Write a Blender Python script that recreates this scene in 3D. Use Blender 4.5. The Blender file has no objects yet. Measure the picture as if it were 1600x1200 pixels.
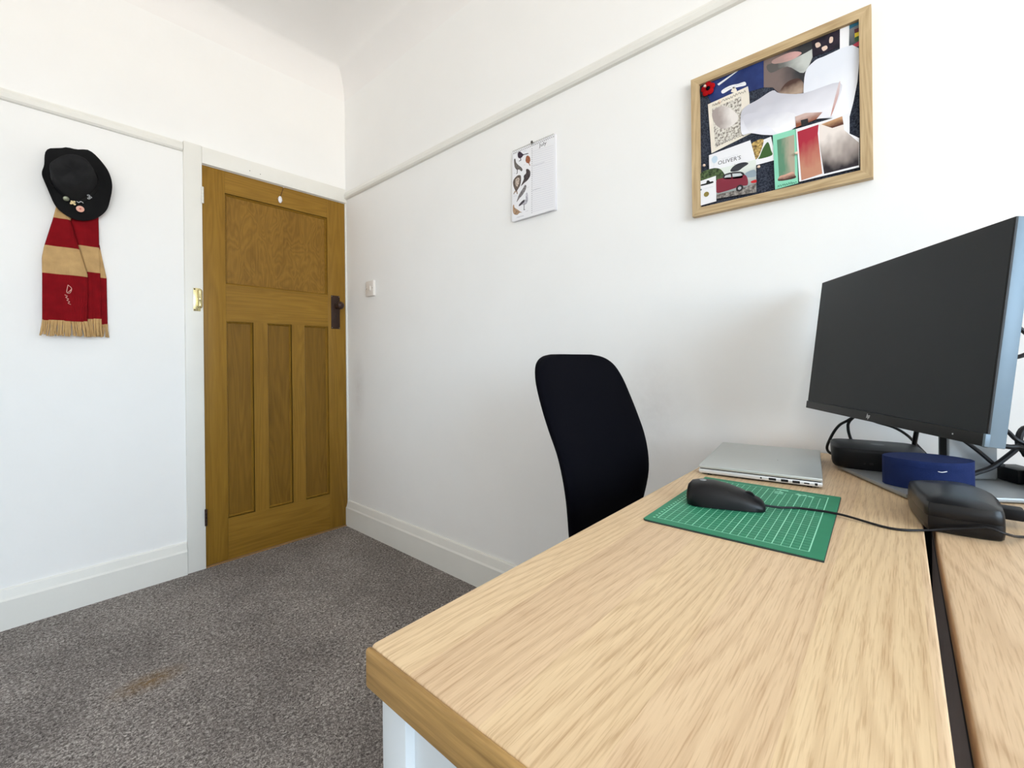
import bpy, bmesh, math, random
from mathutils import Vector, Matrix
random.seed(7)
SC = bpy.context.scene
COL = SC.collection

# ------------------------------------------------------------------ camera, world, light, exposure
yaw, roll = 0.8482, -0.011
F = Vector((math.sin(yaw), math.cos(yaw), 0)); R0 = Vector((math.cos(yaw), -math.sin(yaw), 0)); U0 = Vector((0, 0, 1))
RR = R0*math.cos(roll) + U0*math.sin(roll); UU = -R0*math.sin(roll) + U0*math.cos(roll)
cam_data = bpy.data.cameras.new('camera'); cam = bpy.data.objects.new('camera', cam_data); COL.objects.link(cam)
m = Matrix.Identity(4)
for i in range(3):
    m[i][0] = RR[i]; m[i][1] = UU[i]; m[i][2] = -F[i]
m[0][3], m[1][3], m[2][3] = -1.3813, -2.5846, 0.9996
cam.matrix_world = m
cam_data.sensor_width = 36; cam_data.lens = 689.18/1600*36; cam_data.shift_y = -(600-565.56)/1600
cam_data.clip_start = 0.01
SC.camera = cam

WIN = (-3.30, -0.80, 0.85, 2.50)      # window opening: x0, x1, z0, z1 in the wall behind the camera
YB = -5.40                            # inner face of that wall
XL = -3.60                            # inner face of the wall opposite the desk wall
world = bpy.data.worlds.new('sky'); SC.world = world; world.use_nodes = True
nt = world.node_tree; nt.nodes.clear()
wo = nt.nodes.new('ShaderNodeOutputWorld'); bg = nt.nodes.new('ShaderNodeBackground')
tc = nt.nodes.new('ShaderNodeTexCoord'); sp = nt.nodes.new('ShaderNodeSeparateXYZ'); cr = nt.nodes.new('ShaderNodeValToRGB')
nt.links.new(tc.outputs['Generated'], sp.inputs[0]); nt.links.new(sp.outputs['Z'], cr.inputs[0])
el = cr.color_ramp.elements
el[0].position = 0.0; el[0].color = (0.92, 0.87, 0.79, 1)
el[1].position = 0.02; el[1].color = (0.71, 0.87, 1.0, 1)
e = el.new(0.6); e.color = (0.58, 0.78, 1.0, 1)
nt.links.new(cr.outputs[0], bg.inputs[0]); nt.links.new(bg.outputs[0], wo.inputs[0])
bg.inputs[1].default_value = 13.9
pl = bpy.data.lights.new('window_portal', 'AREA'); pl.shape = 'RECTANGLE'
pl.size = WIN[1]-WIN[0]; pl.size_y = WIN[3]-WIN[2]; pl.cycles.is_portal = True
po = bpy.data.objects.new('window_portal', pl); COL.objects.link(po)
po.location = ((WIN[0]+WIN[1])/2, YB-0.14, (WIN[2]+WIN[3])/2); po.rotation_euler = (math.pi/2, 0, 0)
SC.view_settings.view_transform = 'Standard'; SC.view_settings.look = 'None'
SC.view_settings.exposure = 0.0; SC.view_settings.gamma = 1.0; SC.view_settings.use_curve_mapping = False
try: SC.cycles.max_bounces = 14; SC.cycles.diffuse_bounces = 10; SC.cycles.use_denoising = True
except Exception: pass

# ------------------------------------------------------------------ mesh helpers
def link(name, bm, mat, parent=None, smooth=False, angle=40):
    me = bpy.data.meshes.new(name); bmesh.ops.recalc_face_normals(bm, faces=bm.faces[:]); bm.to_mesh(me); bm.free()
    if smooth:
        me.shade_smooth(); me.set_sharp_from_angle(angle=math.radians(angle))
    o = bpy.data.objects.new(name, me); COL.objects.link(o)
    if mat: me.materials.append(mat)
    if parent:
        o.parent = parent; o.matrix_parent_inverse = WORLD[parent.name].inverted()
    WORLD[o.name] = Matrix.Identity(4)
    return o
WORLD = {}
def empty(name, loc):
    o = bpy.data.objects.new(name, None); COL.objects.link(o); o.location = loc; o.empty_display_size = 0.05
    WORLD[o.name] = Matrix.Translation(loc); return o
def tag(o, label=None, cat=None, group=None, kind=None):
    if label: o['label'] = label
    if cat: o['category'] = cat
    if group: o['group'] = group
    if kind: o['kind'] = kind
    return o
def thing(name, loc, label, cat, group=None): return tag(empty(name, loc), label, cat, group)
def new(): return bmesh.new()
def box(bm, a, b, bev=0.0, seg=2, M=None):
    a = Vector(a); b = Vector(b); c = (a+b)/2; s = b-a
    g = bmesh.ops.create_cube(bm, size=1.0, matrix=Matrix.Translation(c) @ Matrix.Diagonal((abs(s.x), abs(s.y), abs(s.z), 1)))
    vs = g['verts']
    if bev > 0:
        ed = set(e for v in vs for e in v.link_edges)
        r = bmesh.ops.bevel(bm, geom=list(ed), offset=bev, segments=seg, profile=0.5, affect='EDGES')
        vs = list(set(v for f in r['faces'] for v in f.verts) | set(v for v in vs if v.is_valid))
    if M is not None: bmesh.ops.transform(bm, matrix=M, verts=vs)
    return vs
def bx(name, a, b, mat, parent=None, bev=0.0, seg=2, M=None):
    bm = new(); box(bm, a, b, bev, seg, M); return link(name, bm, mat, parent, smooth=bev > 0)
def prism(bm, pts, off, bev=0.0, seg=2):
    off = Vector(off); A = [bm.verts.new(Vector(q)) for q in pts]; Bv = [bm.verts.new(Vector(q)+off) for q in pts]; n = len(pts)
    fs = [bm.faces.new(A), bm.faces.new(Bv)]
    for i in range(n): fs.append(bm.faces.new((A[i], A[(i+1) % n], Bv[(i+1) % n], Bv[i])))
    bmesh.ops.recalc_face_normals(bm, faces=fs)
    if bev > 0:
        ed = set(e for f in fs[:2] for e in f.edges)
        bmesh.ops.bevel(bm, geom=list(ed), offset=bev, segments=seg, profile=0.5, affect='EDGES')
def spline(pts, n=6):
    P = [Vector(q) for q in pts]
    if len(P) < 3: return P
    out = []
    for i in range(len(P)-1):
        p0 = P[max(i-1, 0)]; p1 = P[i]; p2 = P[i+1]; p3 = P[min(i+2, len(P)-1)]
        for k in range(n):
            t = k/n
            out.append(0.5*((2*p1)+(p2-p0)*t+(2*p0-5*p1+4*p2-p3)*t*t+(3*p1-p0-3*p2+p3)*t**3))
    out.append(P[-1]); return out
def tube(bm, pts, r, n=8, smooth=True, ns=6):
    P = spline(pts, ns) if smooth else [Vector(q) for q in pts]
    rings = []; up = None
    for i, q in enumerate(P):
        t = (P[min(i+1, len(P)-1)]-P[max(i-1, 0)]).normalized()
        if up is None:
            up = t.orthogonal().normalized()
        up = (up - t*up.dot(t)).normalized(); s = t.cross(up)
        rr = r[i] if isinstance(r, (list, tuple)) else r
        rings.append([bm.verts.new(q+(up*math.cos(a)+s*math.sin(a))*rr) for a in [2*math.pi*k/n for k in range(n)]])
    for A, Bv in zip(rings, rings[1:]):
        for k in range(n): bm.faces.new((A[k], A[(k+1) % n], Bv[(k+1) % n], Bv[k]))
    bm.faces.new(rings[0]); bm.faces.new(rings[-1])
def lathe(bm, prof, org, axis, n=24):
    org = Vector(org); ax = Vector(axis).normalized(); u = ax.orthogonal().normalized(); v = ax.cross(u); rings = []
    for r, h in prof:
        if r < 1e-6: rings.append([bm.verts.new(org+ax*h)])
        else: rings.append([bm.verts.new(org+ax*h+(u*math.cos(a)+v*math.sin(a))*r) for a in [2*math.pi*k/n for k in range(n)]])
    for A, Bv in zip(rings, rings[1:]):
        for k in range(n):
            q = [A[k % len(A)], A[(k+1) % len(A)], Bv[(k+1) % len(Bv)], Bv[k % len(Bv)]]
            q = [x for i, x in enumerate(q) if x not in q[:i]]
            if len(q) > 2: bm.faces.new(q)
    for rg in (rings[0], rings[-1]):
        if len(rg) > 2: bm.faces.new(rg)
def rings_mesh(bm, rings, caps=True):
    V = [[bm.verts.new(Vector(q)) for q in rg] for rg in rings]
    for A, Bv in zip(V, V[1:]):
        n = len(A)
        for k in range(n): bm.faces.new((A[k], A[(k+1) % n], Bv[(k+1) % n], Bv[k]))
    if caps: bm.faces.new(V[0]); bm.faces.new(V[-1])
def resample(poly, n):
    P = [Vector(q) for q in poly]; L = [0]
    for i in range(len(P)): L.append(L[-1]+(P[(i+1) % len(P)]-P[i]).length)
    out = []
    for k in range(n):
        d = L[-1]*k/n; i = 0
        while i < len(P)-1 and L[i+1] < d: i += 1
        t = (d-L[i])/max(L[i+1]-L[i], 1e-9); out.append(P[i].lerp(P[(i+1) % len(P)], t))
    return out
def closed_spline(pts, n=4):
    P = [Vector(q) for q in pts]; N = len(P); out = []
    for i in range(N):
        p0, p1, p2, p3 = P[i-1], P[i], P[(i+1) % N], P[(i+2) % N]
        for k in range(n):
            t = k/n
            out.append(0.5*((2*p1)+(p2-p0)*t+(2*p0-5*p1+4*p2-p3)*t*t+(3*p1-p0-3*p2+p3)*t**3))
    return out
def text_bm(bm, s, org, right, up, height=None, width=None, thick=0.0003):
    cu = bpy.data.curves.new('lettering', 'FONT'); cu.body = s; cu.size = 1.0; cu.resolution_u = 2
    o = bpy.data.objects.new('lettering', cu); COL.objects.link(o)
    me = bpy.data.meshes.new_from_object(o); xs = [v.co.x for v in me.vertices]; ys = [v.co.y for v in me.vertices]
    right = Vector(right).normalized(); up = Vector(up).normalized(); nrm = right.cross(up); org = Vector(org)
    sx = (width/(max(xs)-min(xs))) if width else None
    sy = (height/(max(ys)-min(ys))) if height else sx
    if sx is None: sx = sy
    vs = [bm.verts.new(org+right*((v.co.x-min(xs))*sx)+up*((v.co.y-min(ys))*sy)+nrm*thick) for v in me.vertices]
    for p in me.polygons:
        try: bm.faces.new([vs[i] for i in p.vertices])
        except ValueError: pass
    bpy.data.objects.remove(o); bpy.data.meshes.remove(me); bpy.data.curves.remove(cu)

# ------------------------------------------------------------------ materials
def srgb(r, g, b):
    f = lambda c: (c/255)/12.92 if c/255 <= 0.04045 else ((c/255+0.055)/1.055)**2.4
    return (f(r), f(g), f(b), 1)
class Mat:
    def __init__(s, name, rough=0.6, metal=0.0, color=(0.8, 0.8, 0.8, 1), spec=0.5):
        s.m = bpy.data.materials.new(name); s.m.use_nodes = True; s.t = s.m.node_tree; s.b = s.t.nodes['Principled BSDF']
        s.b.inputs['Roughness'].default_value = rough; s.b.inputs['Metallic'].default_value = metal
        s.b.inputs['Base Color'].default_value = color; s.b.inputs['Specular IOR Level'].default_value = spec
        s.m.diffuse_color = color
    def n(s, kind, **kw):
        nd = s.t.nodes.new('ShaderNode'+kind)
        for k, v in kw.items():
            if k in nd.inputs.keys(): nd.inputs[k].default_value = v
            else: setattr(nd, k, v)
        return nd
    def l(s, a, b): s.t.links.new(a, b)
    def coords(s, scale=(1, 1, 1), rot=(0, 0, 0), loc=(0, 0, 0), space='Object'):
        tc = s.n('TexCoord'); mp = s.n('Mapping'); mp.inputs['Scale'].default_value = scale; mp.inputs['Rotation'].default_value = rot
        mp.inputs['Location'].default_value = loc; s.l(tc.outputs[space], mp.inputs[0]); return mp.outputs[0]
    def noise(s, vec, scale, detail=3, rough=0.5, dist=0.0):
        nd = s.n('TexNoise'); nd.inputs['Scale'].default_value = scale; nd.inputs['Detail'].default_value = detail
        nd.inputs['Roughness'].default_value = rough; nd.inputs['Distortion'].default_value = dist; s.l(vec, nd.inputs['Vector']); return nd.outputs['Fac']
    def ramp(s, fac, stops):
        nd = s.n('ValToRGB'); el = nd.color_ramp.elements
        while len(el) < len(stops): el.new(0.5)
        for e, (p, c) in zip(el, stops): e.position = p; e.color = c if len(c) == 4 else (*c, 1)
        s.l(fac, nd.inputs[0]); return nd.outputs[0]
    def mix(s, fac, a, b, mode='MIX'):
        nd = s.n('Mix', data_type='RGBA', blend_type=mode)
        for v, i in ((fac, 0), (a, 6), (b, 7)):
            if hasattr(v, 'links'): s.l(v, nd.inputs[i])
            else: nd.inputs[i].default_value = v
        return nd.outputs[2]
    def math(s, op, a, b=0.0):
        nd = s.n('Math', operation=op)
        for v, i in ((a, 0), (b, 1)):
            if hasattr(v, 'links'): s.l(v, nd.inputs[i])
            else: nd.inputs[i].default_value = v
        return nd.outputs[0]
    def color(s, out): s.l(out, s.b.inputs['Base Color'])
    def bump(s, h, strength=0.3, dist=0.01):
        nd = s.n('Bump'); nd.inputs['Strength'].default_value = strength; nd.inputs['Distance'].default_value = dist
        s.l(h, nd.inputs['Height']); s.l(nd.outputs[0], s.b.inputs['Normal'])
def plain(name, c, rough=0.6, metal=0.0, spec=0.5, var=0.0, bump=0.0, bscale=300):
    M = Mat(name, rough, metal, c, spec)
    v = M.coords()
    if var: 
        f = M.noise(v, 25, 4); M.color(M.ramp(f, [(0.3, tuple(x*(1-var) for x in c[:3])), (0.7, tuple(min(1, x*(1+var)) for x in c[:3]))]))
    if bump: M.bump(M.noise(v, bscale, 2), bump, 0.002)
    return M.m
def painted(name, c, bscale=35, bstr=0.12, var=0.02, rough=0.75):
    M = Mat(name, rough, 0, c, 0.3); v = M.coords()
    f = M.noise(v, 3.0, 5, 0.6)
    M.color(M.ramp(f, [(0.35, tuple(x*(1-var) for x in c[:3])), (0.65, c[:3])]))
    M.bump(M.noise(v, bscale, 4), bstr, 0.003); return M.m
WALL = (0.900, 0.897, 0.887, 1)
def wall_right_mat():
    M = Mat('wall_paint_worn', 0.75, 0, WALL, 0.3); v = M.coords()
    base = M.ramp(M.noise(v, 3.0, 5, 0.6), [(0.35, (0.885, 0.882, 0.872)), (0.65, WALL[:3])])
    # scuffed, filled patch low on the wall beside the chair and a few marks
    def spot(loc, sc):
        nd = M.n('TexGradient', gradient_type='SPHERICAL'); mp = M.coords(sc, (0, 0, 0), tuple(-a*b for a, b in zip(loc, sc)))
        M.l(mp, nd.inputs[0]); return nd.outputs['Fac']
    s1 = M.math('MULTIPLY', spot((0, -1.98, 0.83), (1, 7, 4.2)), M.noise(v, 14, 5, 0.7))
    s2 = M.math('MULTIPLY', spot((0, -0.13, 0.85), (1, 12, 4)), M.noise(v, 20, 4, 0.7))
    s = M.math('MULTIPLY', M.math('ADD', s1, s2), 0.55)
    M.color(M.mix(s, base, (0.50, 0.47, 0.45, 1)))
    M.bump(M.noise(v, 35, 4), 0.14, 0.003); return M.m
def wood(name, light, dark, axis='x', ring=7.0, stretch=0.09, fine=0.5, contrast=0.5, rough=0.5, seed=0.0, stave=0.0, spec=0.4, porescale=260):
    M = Mat(name, rough, 0, light, spec)
    k = {'x': (stretch, 1, 1), 'y': (1, stretch, 1), 'z': (1, 1, stretch)}[axis]
    kp = {'x': (0.045, 1, 1), 'y': (1, 0.045, 1), 'z': (1, 1, 0.045)}[axis]
    v = M.coords(k, loc=(seed, seed*0.7, seed*1.3)); vp = M.coords(kp, loc=(seed, seed, seed))
    d = M.noise(v, ring, 2, 0.45, 0.4)
    bands = M.math('FRACT', M.math('MULTIPLY', d, 13.0))
    tri = M.math('ABSOLUTE', M.math('SUBTRACT', bands, 0.5))           # 0..0.5 growth rings
    pores = M.noise(vp, porescale, 3, 0.6)
    broad = M.noise(v, ring*0.5, 3, 0.6)
    f = M.math('ADD', M.math('MULTIPLY', tri, contrast), M.math('MULTIPLY', M.math('SUBTRACT', pores, 0.5), fine*2))
    f = M.math('ADD', f, M.math('MULTIPLY', broad, 0.55))
    if stave:
        sx = M.n('SeparateXYZ'); M.l(M.coords(), sx.inputs[0])
        fl = M.math('FLOOR', M.math('DIVIDE', M.math('ADD', sx.outputs['Y'], 0.035), stave)); wn = M.n('TexWhiteNoise', noise_dimensions='1D'); M.l(fl, wn.inputs['W'])
        f = M.math('ADD', f, M.math('MULTIPLY', M.math('SUBTRACT', wn.outputs['Value'], 0.5), 0.35))
    M.color(M.ramp(f, [(0.12, light), (0.85, dark)]))
    M.bump(pores, 0.12, 0.001); return M.m
def oak_top(name, light, dark, seed=0.0, stave=0.075, warp=0.5):
    """veneered oak: growth rings running along x with cathedral figure, short dark pores, staves of slightly different tint"""
    M = Mat(name, 0.42, 0, light, 0.4); v0 = M.coords(); sx = M.n('SeparateXYZ'); M.l(v0, sx.inputs[0])
    fl = M.math('FLOOR', M.math('DIVIDE', M.math('ADD', sx.outputs['Y'], 0.05), stave)); wn = M.n('TexWhiteNoise', noise_dimensions='1D'); M.l(fl, wn.inputs['W']); st = wn.outputs['Value']
    odd = M.math('PINGPONG', fl, 1.0)
    off = M.n('CombineXYZ'); M.l(M.math('MULTIPLY', st, 9.0), off.inputs[2])
    def shifted(scale):
        a = M.n('VectorMath', operation='ADD'); M.l(M.coords(scale, loc=(seed, seed, 0)), a.inputs[0]); M.l(off.outputs[0], a.inputs[1]); return a.outputs[0]
    d = M.noise(shifted((1.3, 6.5, 1)), 1.0, 1.5, 0.4, 0.2)
    wob = M.noise(shifted((5, 40, 1)), 1.0, 2, 0.5)
    q = M.math('ADD', M.math('ADD', M.math('MULTIPLY', d, warp*24), M.math('MULTIPLY', sx.outputs['Y'], 70.0)), M.math('MULTIPLY', wob, 1.1))
    ringv = M.math('FRACT', q)
    rg = M.ramp(ringv, [(0.0, (0.62,)*3), (0.22, (0.24,)*3), (0.72, (0.14,)*3), (0.93, (0.62,)*3)])
    pores = M.ramp(M.noise(shifted((26, 620, 1)), 1.0, 2, 0.55), [(0.50, (0, 0, 0)), (0.66, (1, 1, 1))])
    fine = M.noise(shifted((18, 520, 1)), 1.0, 3, 0.6); broad = M.noise(shifted((1.0, 9, 1)), 1.0, 3, 0.6)
    f = M.math('ADD', M.math('MULTIPLY', rg, 0.42), M.math('MULTIPLY', M.math('SUBTRACT', fine, 0.5), 0.30))
    f = M.math('ADD', f, M.math('MULTIPLY', M.math('SUBTRACT', broad, 0.35), 0.40))
    f = M.math('ADD', f, M.math('MULTIPLY', pores, 0.26))
    c = M.ramp(f, [(0.0, light), (0.85, dark)])
    tint = M.ramp(M.math('ADD', M.math('MULTIPLY', odd, 0.7), M.math('MULTIPLY', st, 0.3)), [(0.0, (1.0, 0.985, 0.945)), (1.0, (0.93, 0.885, 0.885))])
    M.color(M.mix(1.0, c, tint, 'MULTIPLY')); M.bump(pores, 0.06, 0.0006); return M.m
def carpet_mat():
    M = Mat('carpet_pile', 1.0, 0, (0.2, 0.18, 0.17, 1), 0.05); v = M.coords()
    vw = M.coords((1, 1, 1), (0, 0, 0.6)); 
    a = M.noise(v, 125, 4, 0.8, 0.8); b2 = M.noise(vw, 340, 3, 0.7)
    f = M.math('ADD', M.math('MULTIPLY', a, 0.7), M.math('MULTIPLY', b2, 0.3))
    c = M.ramp(f, [(0.39, (0.075, 0.066, 0.061)), (0.50, (0.27, 0.24, 0.225)), (0.62, (0.74, 0.69, 0.64))])
    big = M.noise(v, 2.2, 4, 0.6)
    c = M.mix(M.ramp(big, [(0.40, (0.28, 0.28, 0.28)), (0.58, (0, 0, 0))]), c, (0.04, 0.036, 0.036, 1))
    def spot(loc, sc):
        nd = M.n('TexGradient', gradient_type='SPHERICAL'); M.l(M.coords(sc, (0, 0, 0), tuple(-x*y for x, y in zip(loc, sc))), nd.inputs[0]); return nd.outputs['Fac']
    st = M.math('MULTIPLY', spot((-1.10, -0.79, 0), (9, 16, 1)), M.math('MULTIPLY', M.noise(v, 60, 3), 1.3))
    c = M.mix(st, c, (0.22, 0.125, 0.035, 1))
    M.color(c); M.bump(f, 0.9, 0.006); return M.m
def grad_mat(name, c1, c2, axis=1, mid=None, noise=0.12, lo=0.25, hi=0.75):
    """a smeared photographic print: soft blend between two inks, in the sheet's own coordinates"""
    M = Mat(name, 0.45, 0, c1, 0.4); g = M.coords(space='Generated'); sx = M.n('SeparateXYZ'); M.l(g, sx.inputs[0])
    f = M.math('ADD', sx.outputs[axis], M.math('MULTIPLY', M.math('SUBTRACT', M.noise(g, 2.5, 2), 0.5), noise*4))
    M.color(M.ramp(f, [(lo, c1), (hi, c2)] if mid is None else [(lo, c1), ((lo+hi)/2, mid), (hi, c2)])); return M.m
def mottled(name, stops, scale=120, rough=0.6, detail=3):
    M = Mat(name, rough, 0, (0.5, 0.5, 0.5, 1), 0.3); v = M.coords(); M.color(M.ramp(M.noise(v, scale, detail), stops)); return M.m

M_wall = painted('wall_paint', WALL); M_wallR = wall_right_mat(); M_ceil = painted('ceiling_paint', (0.89, 0.875, 0.865, 1), 20, 0.08)
M_trim = painted('trim_gloss', (0.82, 0.81, 0.765, 1), 60, 0.08, 0.04, 0.35)
M_carpet = carpet_mat()
PINE_L, PINE_D = srgb(152, 114, 42), srgb(100, 68, 14)
M_pinev = wood('pine_upright', PINE_L, PINE_D, 'z', 9, 0.08, 0.22, 0.35, 0.45, 0.3, porescale=140, spec=0.2)
M_pineh = wood('pine_crosswise', PINE_L, PINE_D, 'x', 9, 0.08, 0.22, 0.35, 0.45, 2.1, porescale=140, spec=0.2)
M_ply = wood('pine_plywood_figure', srgb(148, 110, 42), srgb(96, 64, 14), 'z', 13, 0.36, 0.22, 0.5, 0.45, 4.0, porescale=140, spec=0.2)
M_panel = wood('pine_panel', srgb(136, 100, 34), srgb(84, 56, 10), 'z', 10, 0.10, 0.2, 0.4, 0.45, 7.0, porescale=140, spec=0.2)
M_oak = oak_top('desk_oak', srgb(231, 206, 168), srgb(172, 136, 98), 1.0)
M_oak2 = oak_top('desk_oak_return', srgb(228, 202, 168), srgb(172, 138, 102), 5.2, 0.15, 0.8)
M_edge = wood('desk_oak_edge', srgb(186, 148, 90), srgb(112, 80, 38), 'y', 8, 0.06, 0.5, 0.4, 0.5, 3.0)
M_frameo = wood('frame_oak_upright', srgb(208, 184, 144), srgb(150, 120, 80), 'z', 16, 0.10, 0.35, 0.5, 0.5, 2.0)
M_frameh = wood('frame_oak_crosswise', srgb(208, 184, 144), srgb(150, 120, 80), 'y', 16, 0.10, 0.35, 0.5, 0.5, 6.0)
M_white = plain('desk_white_lacquer', srgb(208, 213, 216), 0.45)
M_dkrail = plain('rail_grey_brown', srgb(160, 146, 142), 0.6, var=0.06)
M_blackf = plain('chair_black_fabric', (0.0026, 0.0026, 0.0048, 1), 0.9, spec=0.06, bump=0.25, bscale=900)
M_blackp = plain('black_plastic', (0.005, 0.005, 0.006, 1), 0.45, var=0.1, spec=0.22)
M_blackm = plain('mouse_black', (0.005, 0.005, 0.006, 1), 0.38, spec=0.28)
M_gloss = plain('brick_black_plastic', (0.006, 0.006, 0.007, 1), 0.30, var=0.15, spec=0.3)
M_cable = plain('cable_black', (0.005, 0.005, 0.007, 1), 0.45, spec=0.3)
M_silver = plain('laptop_aluminium', srgb(196, 200, 198), 0.42, 0.55, bump=0.05, bscale=1500)
M_silver2 = plain('laptop_edge_aluminium', srgb(222, 224, 226), 0.35, 0.5)
M_alu = plain('stand_aluminium', srgb(152, 156, 158), 0.4, 0.5)
M_mside = plain('monitor_side_silver', srgb(112, 130, 144), 0.5, 0.3)
M_screen = plain('monitor_screen_matte', (0.017, 0.021, 0.025, 1), 0.55, spec=0.35)
M_bezel = plain('monitor_bezel', (0.015, 0.016, 0.018, 1), 0.5, spec=0.35)
M_logo = plain('logo_silver', srgb(210, 212, 214), 0.4, 0.3)
M_navy = plain('blue_fabric', srgb(22, 38, 84), 0.85, spec=0.2, var=0.12, bump=0.4, bscale=700)
M_brass = plain('polished_brass', srgb(222, 210, 160), 0.25, 0.85)
M_bronze = plain('aged_bronze', srgb(58, 40, 32), 0.38, 0.5, var=0.25)
M_steel = plain('steel', srgb(150, 146, 140), 0.35, 0.9)
M_switch = plain('switch_white', srgb(232, 226, 220), 0.4)
M_dark = plain('dark_void', (0.006, 0.006, 0.006, 1), 0.7)
M_mat = plain('mat_green', srgb(32, 128, 92), 0.55, var=0.06)
M_matedge = plain('mat_core_dark', srgb(38, 48, 48), 0.6)
M_matprint = plain('mat_print', srgb(150, 222, 190), 0.6)
M_felt = plain('hat_black_felt', (0.0075, 0.0075, 0.008, 1), 0.95, spec=0.2, var=0.2, bump=0.35, bscale=600)
M_ribbonblk = plain('hat_band', (0.005, 0.005, 0.006, 1), 0.6)
def knit(name, c):
    M = Mat(name, 0.95, 0, c, 0.1); v = M.coords(); w = M.n('TexWave', bands_direction='X'); w.inputs['Scale'].default_value = 90; M.l(v, w.inputs[0])
    f = M.noise(v, 30, 4); M.color(M.ramp(f, [(0.3, tuple(x*0.8 for x in c[:3])), (0.7, c[:3])])); M.bump(w.outputs['Fac'], 0.25, 0.002); return M.m
M_red = knit('knit_red', srgb(132, 18, 26)); M_tan = knit('knit_tan', srgb(198, 162, 112))
M_pinkish = plain('thread_pale', srgb(214, 160, 150), 0.9)
M_paper = plain('paper_white', srgb(238, 238, 242), 0.7); M_cream = plain('paper_cream', srgb(234, 226, 212), 0.7, var=0.04)
M_ink = plain('ink_dark', srgb(52, 48, 52), 0.7); M_inkgrey = plain('ink_grey', srgb(176, 176, 184), 0.7)
M_boardfelt = mottled('pinboard_felt', [(0.35, srgb(26, 30, 42)), (0.65, srgb(66, 72, 86))], 260, 0.95)
M_bookblue = mottled('booklet_navy', [(0.3, srgb(28, 44, 98)), (0.75, srgb(42, 62, 122))], 30, 0.5)
M_glasspane = bpy.data.materials.new('window_glass'); M_glasspane.use_nodes = True
_t = M_glasspane.node_tree; _t.nodes.clear(); _o = _t.nodes.new('ShaderNodeOutputMaterial'); _m = _t.nodes.new('ShaderNodeMixShader')
_a = _t.nodes.new('ShaderNodeBsdfTransparent'); _g = _t.nodes.new('ShaderNodeBsdfGlossy'); _g.inputs['Roughness'].default_value = 0.02; _m.inputs[0].default_value = 0.06
_t.links.new(_a.outputs[0], _m.inputs[1]); _t.links.new(_g.outputs[0], _m.inputs[2]); _t.links.new(_m.outputs[0], _o.inputs[0])

# ------------------------------------------------------------------ room shell (door wall y=0, desk wall x=0)
def struct(name, bm, mat, parent=None, **k):
    o = link(name, bm, mat, parent, **k); tag(o, kind='structure'); return o
ZC, RC = 2.83, 0.20                # ceiling height, radius of the plastered cove
DX0, DX1, DZ0, DZ1 = -0.757, -0.009, 0.008, 1.993
bm = new(); box(bm, (XL-0.2, YB-0.2, -0.12), (0.2, 0.2, 0.0)); struct('floor', bm, M_carpet)
tag(bpy.data.objects['floor'], 'grey brown speckled carpet with a small rusty stain', 'floor')
bm = new(); prism(bm, [(XL-0.1, 0, 0), (DX0, 0, 0), (DX0, 0, DZ1), (DX1, 0, DZ1), (DX1, 0, 0), (0.1, 0, 0), (0.1, 0, ZC), (XL-0.1, 0, ZC)], (0, 0.12, 0)); struct('wall_far', bm, M_wall)
bm = new(); box(bm, (0, YB-0.15, 0), (0.12, 0, ZC)); struct('wall_right', bm, M_wallR)
bm = new(); box(bm, (XL-0.12, YB-0.15, 0), (XL, 0, ZC)); struct('wall_left', bm, M_wall)
bm = new(); x0, x1, z0, z1 = WIN
for a, b in (((XL, YB-0.15, 0), (x0, YB, ZC)), ((x1, YB-0.15, 0), (0, YB, ZC)), ((x0, YB-0.15, 0), (x1, YB, z0)), ((x0, YB-0.15, z1), (x1, YB, ZC))): box(bm, a, b)
struct('wall_back', bm, M_wall)
bm = new()                         # ceiling with rounded cove along all four walls
N = 10; prof = [(RC*(1-math.cos(a)), ZC-RC+RC*math.sin(a)) for a in [math.pi/2*k/N for k in range(N+1)]]
rings = [[(XL+d, YB+d, z), (-d, YB+d, z), (-d, -d, z), (XL+d, -d, z)] for d, z in prof]
V = [[bm.verts.new(q) for q in rg] for rg in rings]
for A, Bv in zip(V, V[1:]):
    for k in range(4): bm.faces.new((A[k], A[(k+1) % 4], Bv[(k+1) % 4], Bv[k]))
bm.faces.new(V[-1])
T = [bm.verts.new(q) for q in [(XL, YB, ZC+0.1), (0, YB, ZC+0.1), (0, 0, ZC+0.1), (XL, 0, ZC+0.1)]]
for k in range(4): bm.faces.new((V[0][k], V[0][(k+1) % 4], T[(k+1) % 4], T[k]))
bm.faces.new(T)
struct('ceiling', bm, M_ceil, smooth=True, angle=50)
# skirting boards
SK = [(0, 0), (0.022, 0), (0.022, 0.110), (0.017, 0.118), (0.010, 0.149), (0.006, 0.1535), (0, 0.1535)]
bm = new(); prism(bm, [(DX0-0.075, -d, z) for d, z in SK], (XL-(DX0-0.075), 0, 0)); struct('baseboard_far', bm, M_trim)
bm = new(); prism(bm, [(-d, -0.001, z) for d, z in SK], (0, YB, 0)); struct('baseboard_right', bm, M_trim)
bm = new(); prism(bm, [(XL+d, -0.023, z) for d, z in SK], (0, YB+0.046, 0)); struct('baseboard_left', bm, M_trim)
bm = new(); prism(bm, [(XL, YB+d, z) for d, z in SK], (-XL, 0, 0)); struct('baseboard_back', bm, M_trim)
# picture rails
PR = [(0, 0), (0.012, 0.001), (0.018, 0.008), (0.019, 0.024), (0.014, 0.034), (0.010, 0.038), (0.009, 0.044), (0, 0.046)]
bm = new(); prism(bm, [(DX0-0.075, -d, 2.0285+z) for d, z in PR], (XL-(DX0-0.075), 0, 0)); struct('trim_1', bm, M_trim)
bm = new(); prism(bm, [(-d, 0, 2.015+z) for d, z in PR], (0, YB, 0)); struct('trim_2', bm, M_trim)
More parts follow.
